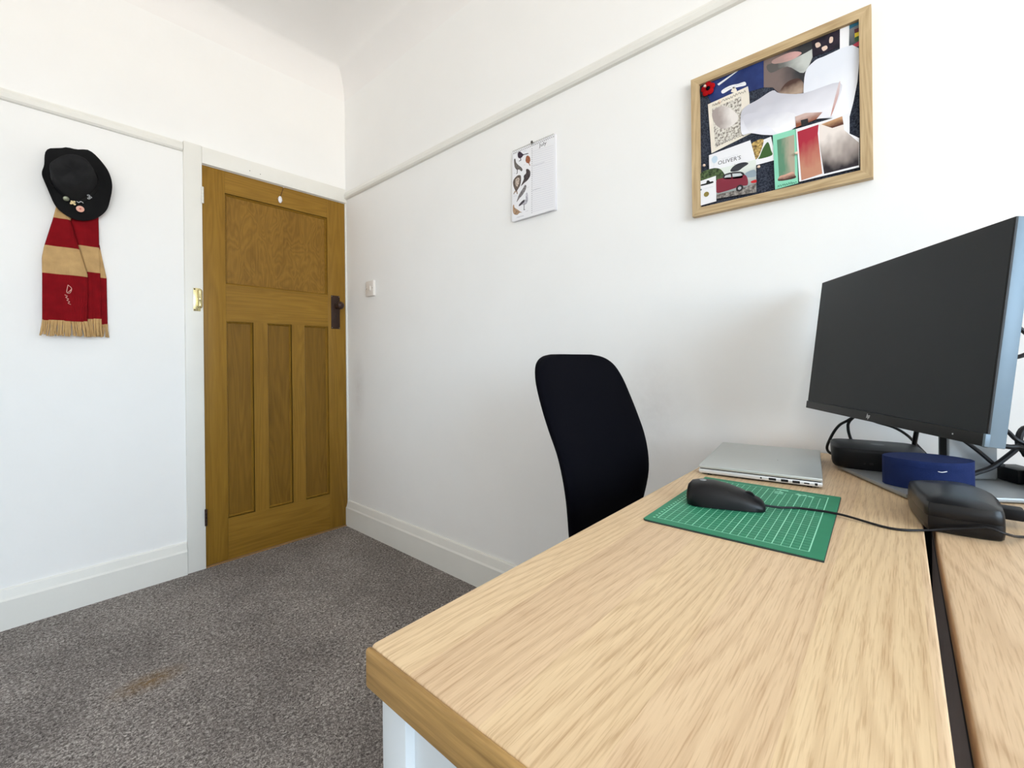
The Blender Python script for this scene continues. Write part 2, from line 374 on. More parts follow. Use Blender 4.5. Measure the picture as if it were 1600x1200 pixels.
# door casing: left upright, head, thin right upright
cs = empty('trim_3', (DX0, 0, 0)); tag(cs, kind='structure')
bx('casing_upright', (DX0-0.073, -0.016, 0), (DX0+0.001, 0.10, 2.079), M_trim, cs, 0.003)
bx('casing_head', (DX0+0.001, -0.0155, DZ1+0.002), (-0.0005, 0.10, 2.0775), M_trim, cs, 0.003)
bx('casing_strip', (DX1, -0.010, 0), (-0.0005, 0.10, DZ1+0.002), M_trim, cs, 0.002)

for hx, hz in ((-0.543, 2.024), (-0.492, 2.021)):
    bm = new(); lathe(bm, [(0.0022, 0.0002), (0.0022, 0)], (hx, -0.0155, hz), (0, -1, 0), 10); link('nail_hole', bm, M_dark, cs)
# ------------------------------------------------------------------ door
door = empty('door_1', (DX0, 0.02, DZ0)); tag(door, 'stripped pine panelled door with dark bronze knob', kind='structure')
yf, yb = -0.004, 0.036
a0, a1 = DX0+0.0035, DX1-0.0015
S0, S1 = -0.656, -0.122
T0, T1, L0 = 1.878, 1.413, 1.224
Bz = 0.219
bx('stile', (a0, yf, DZ0), (S0, yb, DZ1-0.003), M_pinev, door, 0.0015)
bx('stile', (S1, yf, DZ0), (a1, yb, DZ1-0.003), M_pinev, door, 0.0015)
bx('rail', (S0, yf+0.0004, T0), (S1, yb, DZ1-0.003), M_pineh, door)
bx('rail', (S0, yf+0.0004, L0), (S1, yb, T1), M_pineh, door)
bx('rail', (S0, yf+0.0004, DZ0), (S1, yb, Bz), M_pineh, door)
MU = [(-0.531, -0.461), (-0.334, -0.263)]
for q0, q1 in MU: bx('muntin', (q0, yf+0.0006, Bz), (q1, yb, L0), M_pinev, door)
PN = [(S0, S1, T1, T0, M_ply), (S0, MU[0][0], Bz, L0, M_panel), (MU[0][1], MU[1][0], Bz, L0, M_panel), (MU[1][1], S1, Bz, L0, M_panel)]
for q0, q1, c0, c1, mm in PN:
    pn = bx('panel', (q0-0.004, yf+0.0165, c0-0.004), (q1+0.004, yf+0.025, c1+0.004), mm, door)
    bm = new(); w = 0.010          # moulding bead round the panel: four mitred slopes
    o4 = [(q0, c0), (q1, c0), (q1, c1), (q0, c1)]; i4 = [(q0+w, c0+w), (q1-w, c0+w), (q1-w, c1-w), (q0+w, c1-w)]
    A = [bm.verts.new((x, yf+0.0008, z)) for x, z in o4]; m4 = [(x*0.5+xx*0.5, z*0.5+zz*0.5) for (x, z), (xx, zz) in zip(o4, i4)]
    Q4 = [bm.verts.new((x, yf+0.0095, z)) for x, z in o4]; Mv = [bm.verts.new((x, yf+0.0075, z)) for x, z in m4]; I = [bm.verts.new((x, yf+0.0168, z)) for x, z in i4]
    for P, Q in ((A, Q4), (Q4, Mv), (Mv, I)):
        for k in range(4): bm.faces.new((P[k], P[(k+1) % 4], Q[(k+1) % 4], Q[k]))
    link('bead', bm, M_pineh if q1-q0 > 0.3 else M_pinev, pn)
hp = bx('handle_plate', (-0.103, yf-0.003, 1.213), (-0.048, yf, 1.415), M_bronze, door, 0.001)
bm = new(); lathe(bm, [(0.0, 0.062), (0.010, 0.061), (0.020, 0.055), (0.0235, 0.045), (0.022, 0.036), (0.012, 0.028), (0.009, 0.018), (0.011, 0.008), (0.017, 0.003), (0.018, 0.0)], (-0.068, yf-0.003, 1.352), (0, -1, 0), 28)
link('knob', bm, M_bronze, hp, smooth=True, angle=60)
bm = new(); lathe(bm, [(0.0045, 0.0006), (0.0045, 0)], (-0.075, yf-0.003, 1.290), (0, -1, 0), 12); box(bm, (-0.0768, yf-0.0036, 1.272), (-0.0732, yf-0.003, 1.289)); link('keyhole', bm, M_dark, hp)
for sx, sz in ((-0.0985, 1.219), (-0.0525, 1.219), (-0.0985, 1.409), (-0.0525, 1.409)):
    bm = new(); lathe(bm, [(0.0, 0.0012), (0.0022, 0.0008), (0.0028, 0)], (sx, yf-0.003, sz), (0, -1, 0), 10); link('screw', bm, M_steel, hp)
for z, mt in ((1.838, M_trim), (0.253, M_bronze)):
    bm = new()
    for k in range(5): lathe(bm, [(0.0055, -0.0075), (0.0055, 0.0075)], (DX0+0.0015, -0.0185, z-0.034+k*0.0162), (0, 0, 1), 12)
    hg = link('hinge', bm, mt, door, smooth=True)
    bx('hinge_leaf', (DX0-0.0035, -0.018, z-0.040), (DX0+0.003, -0.006, z+0.040), mt, hg)
bx('threshold_strip', (DX0, -0.012, 0), (DX1, 0.04, 0.006), plain('threshold_wood', srgb(150, 112, 66), 0.5, var=0.1), door)

# ------------------------------------------------------------------ window behind the camera
win = empty('window_1', ((x0+x1)/2, YB, z0)); tag(win, kind='structure')
fr = 0.055
for a, b in (((x0, YB-0.11, z0), (x1, YB-0.05, z0+fr)), ((x0, YB-0.11, z1-fr), (x1, YB-0.05, z1)), ((x0, YB-0.11, z0+fr), (x0+fr, YB-0.05, z1-fr)), ((x1-fr, YB-0.11, z0+fr), (x1, YB-0.05, z1-fr)), (((x0+x1)/2-fr/2, YB-0.11, z0+fr), ((x0+x1)/2+fr/2, YB-0.05, z1-fr))):
    bx('window_frame', a, b, M_trim, win, 0.004)
for a, b in ((x0+fr, (x0+x1)/2-fr/2), ((x0+x1)/2+fr/2, x1-fr)): bx('pane', (a-0.004, YB-0.082, z0+fr-0.004), (b+0.004, YB-0.078, z1-fr+0.004), M_glasspane, win)
bx('window_sill', (x0-0.05, YB-0.05, z0-0.03), (x1+0.05, YB+0.06, z0), M_trim, win, 0.006)

# ------------------------------------------------------------------ desks
ZD = 0.7608; ZT = ZD-0.034
def desk_top(name, a, b, mat, par, plan_r=0.0045):
    (xa, ya), (xb, yb2) = a, b; bm = new()
    def plan(i, r=plan_r):
        pts = []
        for cx, cy, a0_ in ((xb-i-r, yb2-i-r, 0), (xa+i+r, yb2-i-r, 90), (xa+i+r, ya+i+r, 180), (xb-i-r, ya+i+r, 270)):
            for k in range(4):
                t = math.radians(a0_+30*k); pts.append((cx+r*math.cos(t), cy+r*math.sin(t)))
        return pts
    rr = 0.0022; prof = [(0.0015, ZT), (0, ZT+0.002)] + [(rr-rr*math.cos(t), ZD-rr+rr*math.sin(t)) for t in [math.radians(d) for d in (0, 22, 45, 68, 90)]]
    rings_mesh(bm, [[(x, y, z) for x, y in plan(i)] for i, z in prof]); return link(name, bm, mat, par, smooth=True, angle=35)
D1 = thing('desk', (-0.6, -2.43, 0), 'oak topped desk with white panelled end, laptop and green mat on it', 'desk')
t1 = desk_top('desktop', (-1.1815, -2.6067), (-0.024, -2.2440), M_oak, D1)
bx('end_edging', (-1.1868, -2.6064, ZT+0.0005), (-1.1808, -2.2443, ZD-0.0002), M_edge, D1, 0.0028, 3)
EX = -1.177
def end_frame(xa, s, par, ya=-2.599, yb=-2.2543):
    """white panelled end: two stiles, two rails, recessed panel; s = outward x direction"""
    xb = xa-s*0.030; lo, hi = min(xa, xb), max(xa, xb)
    bx('end_stile', (lo, yb-0.033, 0.0), (hi, yb, ZT), M_white, par, 0.001)
    bx('end_stile', (lo, ya, 0.0), (hi, ya+0.033, ZT), M_white, par, 0.001)
    bx('end_rail', (lo, ya+0.033, 0.06), (hi, yb-0.033, 0.12), M_white, par)
    xp = xa-s*0.009; bx('end_panel', (min(xp, xp-s*0.012), ya+0.033, 0.12), (max(xp, xp-s*0.012), yb-0.033, ZT), M_white, par)
end_frame(EX, -1, D1); end_frame(-0.03, 1, D1)
D2 = thing('desk', (-0.6, -2.8, 0), 'second oak topped desk beyond the dark gap, right edge of photo', 'desk')
desk_top('desktop', (-1.1865, -3.02), (-0.024, -2.6187), M_oak2, D2)
for px in (-1.16, -0.10):
    for py in (-2.99, -2.675): bx('leg', (px, py-0.02, 0), (px+0.045, py+0.02, ZT), M_white, D2, 0.002)
bx('apron', (-1.115, -2.985, 0.66), (-0.10, -2.967, ZT), M_white, D2)
bx('recess_shade_board', (-1.115, -2.645, 0.652), (-0.055, -2.627, ZT), M_blackp, D2)  # black board standing in for the deep shade under the desktop
bx('gap_shade_block', (-0.075, -2.6315, 0.10), (-0.032, -2.6085, ZT), M_blackp, D2)  # added dark block; keeps the far end of the gap in shade
bx('side_panel', (-1.150, -2.650, 0.03), (-0.055, -2.6315, 0.652), M_dkrail, D2)

# ------------------------------------------------------------------ office chair
XC = -0.42
CH = thing('office_chair', (XC, -2.2, 0), 'black fabric office chair with tall rounded backrest at the desk', 'chair')
prof_y = [(0.600, -2.040, 0.150), (0.612, -2.042, 0.163), (0.65, -2.047, 0.177), (0.70, -2.050, 0.190), (0.75, -2.045, 0.196), (0.80, -2.033, 0.199), (0.85, -2.013, 0.2015), (0.90, -1.993, 0.200), (0.95, -1.974, 0.193), (0.985, -1.961, 0.176), (1.003, -1.954, 0.152), (1.013, -1.950, 0.120), (1.0175, -1.948, 0.080)]
prof_y = [(v.z, v.y, v.x) for v in spline([(hw, y, z) for z, y, hw in prof_y], 3)]
bm = new(); rings = []
for z, y, hw in prof_y:
    rg = []; n = 40
    for k in range(n):
        t = 2*math.pi*k/n; c, s = math.cos(t), math.sin(t); ex = 0.35
        px = math.copysign(abs(c)**ex, c); py = math.copysign(abs(s)**0.8, s)
        curve = 0.022*(abs(px))**2.2*hw/0.2                       # wings curve slightly towards the sitter
        rg.append((XC+px*hw, y+py*0.020+0.012-curve, z))
    rings.append(rg)
rings_mesh(bm, rings); link('backrest', bm, M_blackf, CH, smooth=True, angle=70)
bm = new(); rings = []
for z, sc in ((0.44, 0.90), (0.447, 0.97), (0.47, 1.0), (0.495, 0.99), (0.508, 0.94), (0.512, 0.8)):
    rg = []
    for k in range(32):
        t = 2*math.pi*k/32; c, s = math.cos(t), math.sin(t)
        rg.append((XC+math.copysign(abs(c)**0.5, c)*0.225*sc, -2.315+math.copysign(abs(s)**0.5, s)*0.215*sc, z))
    rings.append(rg)
rings_mesh(bm, rings); link('seat', bm, M_blackf, CH, smooth=True, angle=70)
bm = new(); tube(bm, [(XC, -2.22, 0.425), (XC, -2.06, 0.43), (XC, -1.995, 0.50), (XC, -2.0, 0.66)], 0.019, 10); link('back_bar', bm, M_blackp, CH, smooth=True)
bm = new(); lathe(bm, [(0.026, 0.09), (0.026, 0.26), (0.015, 0.262), (0.015, 0.40), (0.07, 0.41), (0.07, 0.44)], (XC, -2.3, 0), (0, 0, 1), 20); link('gas_column', bm, M_blackp, CH, smooth=True)
for k in range(5):
    t = 2*math.pi*k/5+0.3; d = Vector((math.cos(t), math.sin(t), 0)); o = Vector((XC, -2.3, 0))
    if (o+d*0.27).x > -0.045: pass
    bm = new(); tube(bm, [o+d*0.01+Vector((0, 0, .105)), o+d*0.13+Vector((0, 0, .095)), o+d*0.27+Vector((0, 0, .075))], 0.017, 8); lg = link('base_leg', bm, M_blackp, CH, smooth=True)
    bm = new(); sd = d.cross(Vector((0, 0, 1)))
    for q in (-0.014, 0.014): lathe(bm, [(0.0, -0.008), (0.022, -0.008), (0.025, -0.004), (0.025, 0.004), (0.022, 0.008), (0.0, 0.008)], o+d*0.27+sd*q+Vector((0, 0, 0.025)), sd, 16)
    tube(bm, [o+d*0.27+Vector((0, 0, 0.025)), o+d*0.27+Vector((0, 0, 0.08))], 0.006, 8, False); link('castor', bm, M_blackp, lg, smooth=True)

# ------------------------------------------------------------------ cutting mat
MT = thing('cutting_mat', (-0.61, -2.40, ZD), 'green cutting mat with pale grid lines under the mouse', 'cutting mat')
q = [Vector((-0.7597, -2.2931, 0)), Vector((-0.4575, -2.2865, 0)), Vector((-0.4505, -2.5065, 0)), Vector((-0.7555, -2.5155, 0))]
def inmat(u, v, z): # u 0..1 along desk towards wall, v 0..1 from chair side to gap side
    a = q[0].lerp(q[1], u); b = q[3].lerp(q[2], u); w = a.lerp(b, v); return Vector((w.x, w.y, z))
bm = new(); prism(bm, [inmat(u, v, ZD) for u, v in ((0.012, 0), (1, 0), (1, 1), (0, 1), (0, 0.016))], (0, 0, 0.0022)); link('mat_core', bm, M_matedge, MT)
ZM = ZD+0.0030
bm = new(); prism(bm, [inmat(u, v, ZD+0.0022) for u, v in ((0.012, 0.002), (0.998, 0.002), (0.998, 0.998), (0.002, 0.998), (0.002, 0.016))], (0, 0, 0.0008)); link('mat_surface', bm, M_mat, MT)
bm = new()
def mline(u0, v0, u1, v1, w):
    a, b = inmat(u0, v0, ZM+0.00012), inmat(u1, v1, ZM+0.00012); d = (b-a).normalized(); s = Vector((-d.y, d.x, 0))*w/2
    bm.faces.new([bm.verts.new(x) for x in (a-s, b-s, b+s, a+s)])
U0_, U1_, V0_, V1_ = 0.055, 0.945, 0.075, 0.925
nu, nv = 27, 19
for i in range(nu+1):
    u = U0_+(U1_-U0_)*i/nu; mline(u, V0_, u, V1_ if (i < 19 or i == nu) else 0.915, 0.0012 if i in (0, nu) else (0.0007 if i % 5 == 0 else 0.0004))
for j in range(nv+1):
    v = V0_+(V1_-V0_)*j/nv; mline(U0_, v, U1_ if j < 13 or j == nv else 0.90, v, 0.0014 if j in (0, nv) else (0.0012 if j % 5 == 0 else 0.0008))
link('grid_print', bm, M_matprint, MT)
bm = new()
for i in range(nu+1):
    u = U0_+(U1_-U0_)*i/nu; mline(u-0.005, 0.052, u+0.005, 0.052, 0.0035)
link('ruler_print', bm, M_matprint, MT)
bm = new()
for (u0, v0, u1, v1, w) in ((0.955, 0.58, 0.955, 0.66, .006), (0.90, 0.575, 0.90, 0.60, .004), (0.915, 0.60, 0.895, 0.635, .005), (0.92, 0.72, 0.90, 0.76, .008), (0.905, 0.76, 0.92, 0.79, .007), (0.91, 0.80, 0.90, 0.84, .006), (0.885, 0.74, 0.885, 0.755, .006), (0.87, 0.58, 0.87, 0.64, .004)): mline(u0, v0, u1, v1, w)
link('emblem_print', bm, M_matprint, MT)

# ------------------------------------------------------------------ mouse
MS = thing('computer_mouse', (-0.61, -2.37, ZM), 'black wired computer mouse on the green cutting mat', 'mouse')
tail = Vector((-0.6345, -2.3135, 0)); tip = Vector((-0.5990, -2.4220, 0)); ax = (tip-tail); Lm = ax.length; ax.normalize(); sd = Vector((-ax.y, ax.x, 0))
prof_m = [(0.0, 0.012, 0.016), (0.02, 0.021, 0.027), (0.08, 0.0275, 0.0345), (0.2, 0.0305, 0.0375), (0.38, 0.0305, 0.0372), (0.55, 0.0295, 0.0332), (0.72, 0.0285, 0.0270), (0.86, 0.027, 0.0195), (0.95, 0.024, 0.0145), (0.99, 0.019, 0.0105), (1.0, 0.012, 0.008)]
bm = new(); rings = []
for t, hw, h in prof_m:
    rg = []; n = 24; zb = 0.0015+(0.004 if t in (0.0, 1.0) else 0)
    for k in range(n):
        a = 2*math.pi*k/n; c, s = math.cos(a), math.sin(a)
        z = zb+(h-zb)*(abs(s)**0.75) if s >= 0 else zb
        w = math.copysign(abs(c)**0.6, c)*hw
        pnt = tail+ax*(Lm*t)+sd*w; rg.append((pnt.x, pnt.y, ZM+(max(z, zb) if s >= 0 else zb-0.001*abs(s))))
    rings.append(rg)
rings_mesh(bm, rings); link('mouse_shell', bm, M_blackm, MS, smooth=True, angle=60)
c0 = tail+ax*(Lm*0.80); bm = new(); lathe(bm, [(0.0, -0.0035), (0.0085, -0.0035), (0.0095, -0.002), (0.0095, 0.002), (0.0085, 0.0035), (0.0, 0.0035)], c0+Vector((0, 0, ZM+0.0165)), sd, 20); link('scroll_wheel', bm, M_gloss, MS, smooth=True)
bm = new(); c0 = tail+ax*(Lm*0.22)+Vector((0, 0, ZM+0.0373)); M4 = Matrix.Translation(c0)
lathe(bm, [(0.0, 0.0010), (0.005, 0.0008), (0.0056, 0)], c0, (0, 0, 1), 20); link('logo_disc', bm, M_alu, MS, smooth=True)
bm = new(); cp = [(tip.x-0.001, tip.y+0.001, ZM+0.006), (-0.586, -2.440, ZM+0.003), (-0.567, -2.4642, ZM+0.0019), (-0.5611, -2.5122, ZM+0.0019), (-0.575, -2.5709, ZD+0.0018), (-0.562, -2.606, ZD+0.0035), (-0.5565, -2.629, ZD+0.0090), (-0.5560, -2.650, ZD+0.0150), (-0.5560, -2.667, ZD+0.0195), (-0.551, -2.684, ZD+0.0140), (-0.510, -2.702, ZD+0.0030), (-0.47, -2.74, ZD+0.0018), (-0.40, -2.80, ZD+0.0018)]
tube(bm, cp, 0.0017, 8); link('mouse_cable', bm, M_cable, MS, smooth=True)

# ------------------------------------------------------------------ laptop
LP = thing('laptop', (-0.26, -2.35, ZD), 'closed silver laptop with ports on its side, against the wall', 'laptop')
A0 = Vector((-0.4335, -2.2655, 0)); LX = Vector((0.302, 0.0385, 0)); LY = Vector((0.0275, -0.2130, 0))
lx = LX.normalized(); ly = (LY-lx*LY.dot(lx)).normalized(); LL, LW = 0.303, 0.2125
ML = Matrix(((lx.x, ly.x, 0, A0.x), (lx.y, ly.y, 0, A0.y), (0, 0, 1, ZD), (0, 0, 0, 1)))
def lbox(name, a, b, mat, par, bev=0, seg=2): return bx(name, a, b, mat, par, bev, seg, ML)
lbox('laptop_base', (0, 0, 0.0035), (LL, LW, 0.0125), M_silver2, LP, 0.0028)
lbox('laptop_lid', (0, 0, 0.0134), (LL, LW, 0.0200), M_silver, LP, 0.0022)
lbox('hinge_gap', (0.002, 0.003, 0.0120), (LL-0.002, LW-0.003, 0.0138), M_dark, LP)
lbox('underside', (0.006, 0.006, 0.0018), (LL-0.006, LW-0.006, 0.004), M_blackp, LP)
for fx, fy in ((0.02, 0.02), (LL-0.02, 0.02), (0.02, LW-0.02), (LL-0.02, LW-0.02)): lbox('foot', (fx-0.012, fy-0.004, 0), (fx+0.012, fy+0.004, 0.002), M_blackp, LP)
for y, w, h in ((0.114, 0.0036, 0.0036), (0.133, 0.0125, 0.0045), (0.153, 0.012, 0.0048), (0.1715, 0.012, 0.0048), (0.188, 0.0085, 0.0026), (0.2025, 0.005, 0.005)):
    lbox('port', (-0.0003, y-w/2, 0.008-h/2), (0.003, y+w/2, 0.008+h/2), M_dark, LP, 0.0006 if w > 0.006 else 0.0010)
bm = new(); lathe(bm, [(0.0012, 0.0001), (0.0012, 0)], ML @ Vector((0.13, 0.135, 0.02)), (0, 0, 1), 10); link('speck', bm, M_dark, LP)

# ------------------------------------------------------------------ monitor
mc = Vector((-0.2821, -2.5547, 1.0325)); mr = Vector((-0.86011, -0.51011, 0)); mu = Vector((0.06142, -0.10261, 0.99282)); mn = Vector((-0.50640, 0.85397, 0.11959))
MW, MH = 0.5144, 0.3118
MM = Matrix(((mr.x, mu.x, mn.x, mc.x), (mr.y, mu.y, mn.y, mc.y), (mr.z, mu.z, mn.z, mc.z), (0, 0, 0, 1)))   # local: right, up, towards viewer
nh = Vector((-0.51011, 0.86011, 0)); mb = Vector((mc.x, mc.y, 0))
MB_ = Matrix(((mr.x, nh.x, 0, mc.x), (mr.y, nh.y, 0, mc.y), (0, 0, 1, ZD), (0, 0, 0, 1)))                  # base: right, front, up
MO = thing('computer_monitor', (mc.x, mc.y, ZD), 'switched off flat monitor with silver sides on a silver stand', 'monitor')
def mbox(name, a, b, mat, par, bev=0, seg=2, M=None): return bx(name, a, b, mat, par, bev, seg, MM if M is None else M)
w2, h2 = MW/2, MH/2
hsg = mbox('housing', (-w2, -h2, -0.0225), (w2, h2, -0.0025), M_mside, MO, 0.0012)
mbox('front_bezel', (-w2+0.0004, -h2+0.018, -0.003), (w2-0.0004, h2-0.0004, -0.0004), M_bezel, MO)
mbox('screen', (-w2+0.0035, -h2+0.018, -0.002), (w2-0.003, h2-0.003, 0.0), M_screen, MO)
ch = mbox('chin', (-w2, -h2, -0.004), (w2-0.004, -h2+0.0175, 0.0022), M_bezel, MO, 0.0007)
mbox('chin_cap', (w2-0.004, -h2, -0.004), (w2, -h2+0.0175, 0.0022), M_mside, MO, 0.0005)
mbox('rear_bulge', (-0.16, -0.11, -0.040), (0.16, 0.11, -0.0225), M_blackp, MO, 0.006)
bm = new()                                                          # maker's emblem: slanted strokes
def stroke(pts):
    prism(bm, [MM @ Vector((px, -h2+0.0088+py, 0.0022)) for px, py in pts], mn*0.0003)
ox = 0.004
for bx0, y0, y1 in ((-0.0036, -0.0030, 0.0054), (-0.0008, -0.0030, 0.0026), (0.0018, -0.0054, 0.0026), (0.0046, -0.0026, 0.0030)):
    stroke([(bx0-ox+y0*0.3, y0), (bx0-ox+0.0013+y0*0.3, y0), (bx0-ox+0.0013+y1*0.3, y1), (bx0-ox+y1*0.3, y1)])
for bx0, y0 in ((-0.0026, 0.0016), (0.0028, 0.0016), (0.0022, -0.0030)):
    stroke([(bx0-ox+y0*0.3, y0), (bx0-ox+0.0020+y0*0.3, y0), (bx0-ox+0.0020+(y0+0.0011)*0.3, y0+0.0011), (bx0-ox+(y0+0.0011)*0.3, y0+0.0011)])
link('emblem', bm, M_logo, ch)
bm = new(); lathe(bm, [(0.0012, 0.0003), (0.0012, 0)], MM @ Vector((w2-0.055, -h2+0.0088, 0.0022)), mn, 10); link('status_light', bm, M_logo, ch)
mbox('stand_base', (-0.105, -0.245, 0.0022), (0.110, 0.025, 0.0095), M_alu, MO, 0.0015, 2, MB_)
mbox('base_pad', (-0.095, -0.235, 0.0), (0.10, 0.015, 0.0025), M_blackp, MO, 0, 2, MB_)
sc_ = mbox('stand_column', (-0.034, -0.195, 0.0095), (-0.008, -0.115, 0.33), M_alu, MO, 0.004, 3, MB_)
mbox('cable_slot', (-0.027, -0.118, 0.012), (-0.011, -0.1145, 0.20), M_dark, sc_, 0, 2, MB_)
mbox('stand_mount', (-0.045, -0.118, 0.22), (0.030, -0.036, 0.31), M_blackp, MO, 0.004, 2, MB_)

# ------------------------------------------------------------------ docking unit, blue case, power brick, adapter and cables
DK = thing('docking_station', (-0.165, -2.54, ZD), 'low black rounded docking unit under the monitor beside the laptop', 'dock')
def superplan(cx, cy, hx, hy, ex, rot=0, n=36):
    out = []
    for k in range(n):
        t = 2*math.pi*k/n; c, s = math.cos(t), math.sin(t); px = math.copysign(abs(c)**ex, c)*hx; py = math.copysign(abs(s)**ex, s)*hy
        out.append((cx+px*math.cos(rot)-py*math.sin(rot), cy+px*math.sin(rot)+py*math.cos(rot)))
    return out
zb = ZD+0.0098
bm = new(); rings = [[(x, y, z) for x, y in superplan(-0.163, -2.540, 0.070*s, 0.076*s, 0.42, 0.12)] for z, s in ((zb, 0.93), (zb+0.004, 0.97), (zb+0.034, 1.0), (zb+0.0405, 1.0), (zb+0.0425, 0.97))]
rings_mesh(bm, rings); link('dock_body', bm, M_blackp, DK, smooth=True, angle=50)
bm = new(); lathe(bm, [(0.012, 0.0003), (0.012, 0)], (-0.150, -2.545, zb+0.0425), (0, 0, 1), 20); link('dock_emblem', bm, plain('dock_emblem_grey', (0.04, 0.04, 0.042, 1), 0.4), DK)
for k in range(4): bx('dock_port', (-0.2335, -2.505-k*0.012, zb+0.012), (-0.2300, -2.499-k*0.012, zb+0.016), M_dark, DK, 0, 2, None)
BC = thing('fabric_case', (-0.29, -2.615, ZD), 'blue fabric case with pointed ends in front of the monitor stand', 'case')
def lens(a, b, w, z, n=14):
    a = Vector((*a, 0)); b = Vector((*b, 0)); d = b-a; s = Vector((-d.y, d.x, 0)).normalized(); pts = []
    for k in range(n+1):
        t = k/n; f = math.sin(math.pi*t)**0.75*0.86+0.14*(1-abs(2*t-1)**8); p = a+d*t+s*(w*f+0.006); pts.append((p.x, p.y, z))
    for k in range(n, -1, -1):
        t = k/n; f = math.sin(math.pi*t)**0.75*0.86+0.14*(1-abs(2*t-1)**8); p = a+d*t-s*(w*f+0.006); pts.append((p.x, p.y, z))
    return pts
ca, cb = (-0.326, -2.5590), (-0.284, -2.6765)
bm = new(); rings_mesh(bm, [lens(ca, cb, 0.041*s, z) for z, s in ((ZD+0.0100, 0.90), (ZD+0.016, 0.98), (ZD+0.042, 1.0), (ZD+0.0490, 1.0))]); link('case_body', bm, M_navy, BC, smooth=True, angle=40)
bm = new(); rings_mesh(bm, [lens(ca, cb, 0.042*s, z) for z, s in ((ZD+0.0492, 1.03), (ZD+0.0570, 1.03), (ZD+0.0605, 0.94))]); link('case_lid', bm, M_navy, BC, smooth=True, angle=40)
bm = new(); tube(bm, [(-0.3490, -2.627, ZD+0.0470), (-0.3500, -2.634, ZD+0.0455), (-0.3455, -2.641, ZD+0.0470)], 0.0007, 6); link('loose_thread', bm, M_paper, BC)
PB = thing('power_brick', (-0.46, -2.64, ZD), 'black plastic power adapter lying across the desk gap', 'power adapter')
pb = [(-0.538, -2.606), (-0.432, -2.591), (-0.408, -2.603), (-0.388, -2.636), (-0.392, -2.662), (-0.440, -2.684), (-0.530, -2.685), (-0.547, -2.673), (-0.550, -2.624)]
cen = Vector((sum(x for x, y in pb)/len(pb), sum(y for x, y in pb)/len(pb), 0)); fine = closed_spline([(x, y, 0) for x, y in pb], 3)
def pbr(s, z): return [tuple((cen+(Vector(v)-cen)*s).to_2d())+(z,) for v in fine]
bm = new(); rings_mesh(bm, [pbr(s, ZD+z) for s, z in ((0.93, 0), (0.98, 0.003), (1.0, 0.010), (0.998, 0.0215))]); link('lower_shell', bm, M_gloss, PB, smooth=True, angle=50)
bm = new(); rings_mesh(bm, [pbr(s, ZD+z) for s, z in ((0.990, 0.0212), (0.998, 0.0222), (0.985, 0.034), (0.955, 0.0395), (0.80, 0.043), (0.40, 0.0445))]); link('upper_shell', bm, M_gloss, PB, smooth=True, angle=50)
pg = bx('plug', (-0.462, -2.712, ZD+0.010), (-0.437, -2.682, ZD+0.026), M_blackp, PB, 0.003)
bm = new(); tube(bm, [(-0.449, -2.711, ZD+0.018), (-0.447, -2.735, ZD+0.016), (-0.44, -2.78, ZD+0.004), (-0.40, -2.86, ZD+0.0035), (-0.3, -2.93, ZD+0.0035)], 0.0035, 8); link('power_cable', bm, M_cable, PB, smooth=True)
AD = thing('cable_adapter', (-0.14, -2.75, ZD), 'black adapter block tangled in cables behind the monitor, right edge', 'adapter')
mbox('adapter_body', (-0.034, -0.243, 0.0097), (0.020, -0.203, 0.036), M_blackp, AD, 0.004, 2, MB_)
mbox('adapter_socket', (0.022, -0.243, 0.0097), (0.085, -0.208, 0.047), M_blackp, AD, 0.006, 2, MB_)
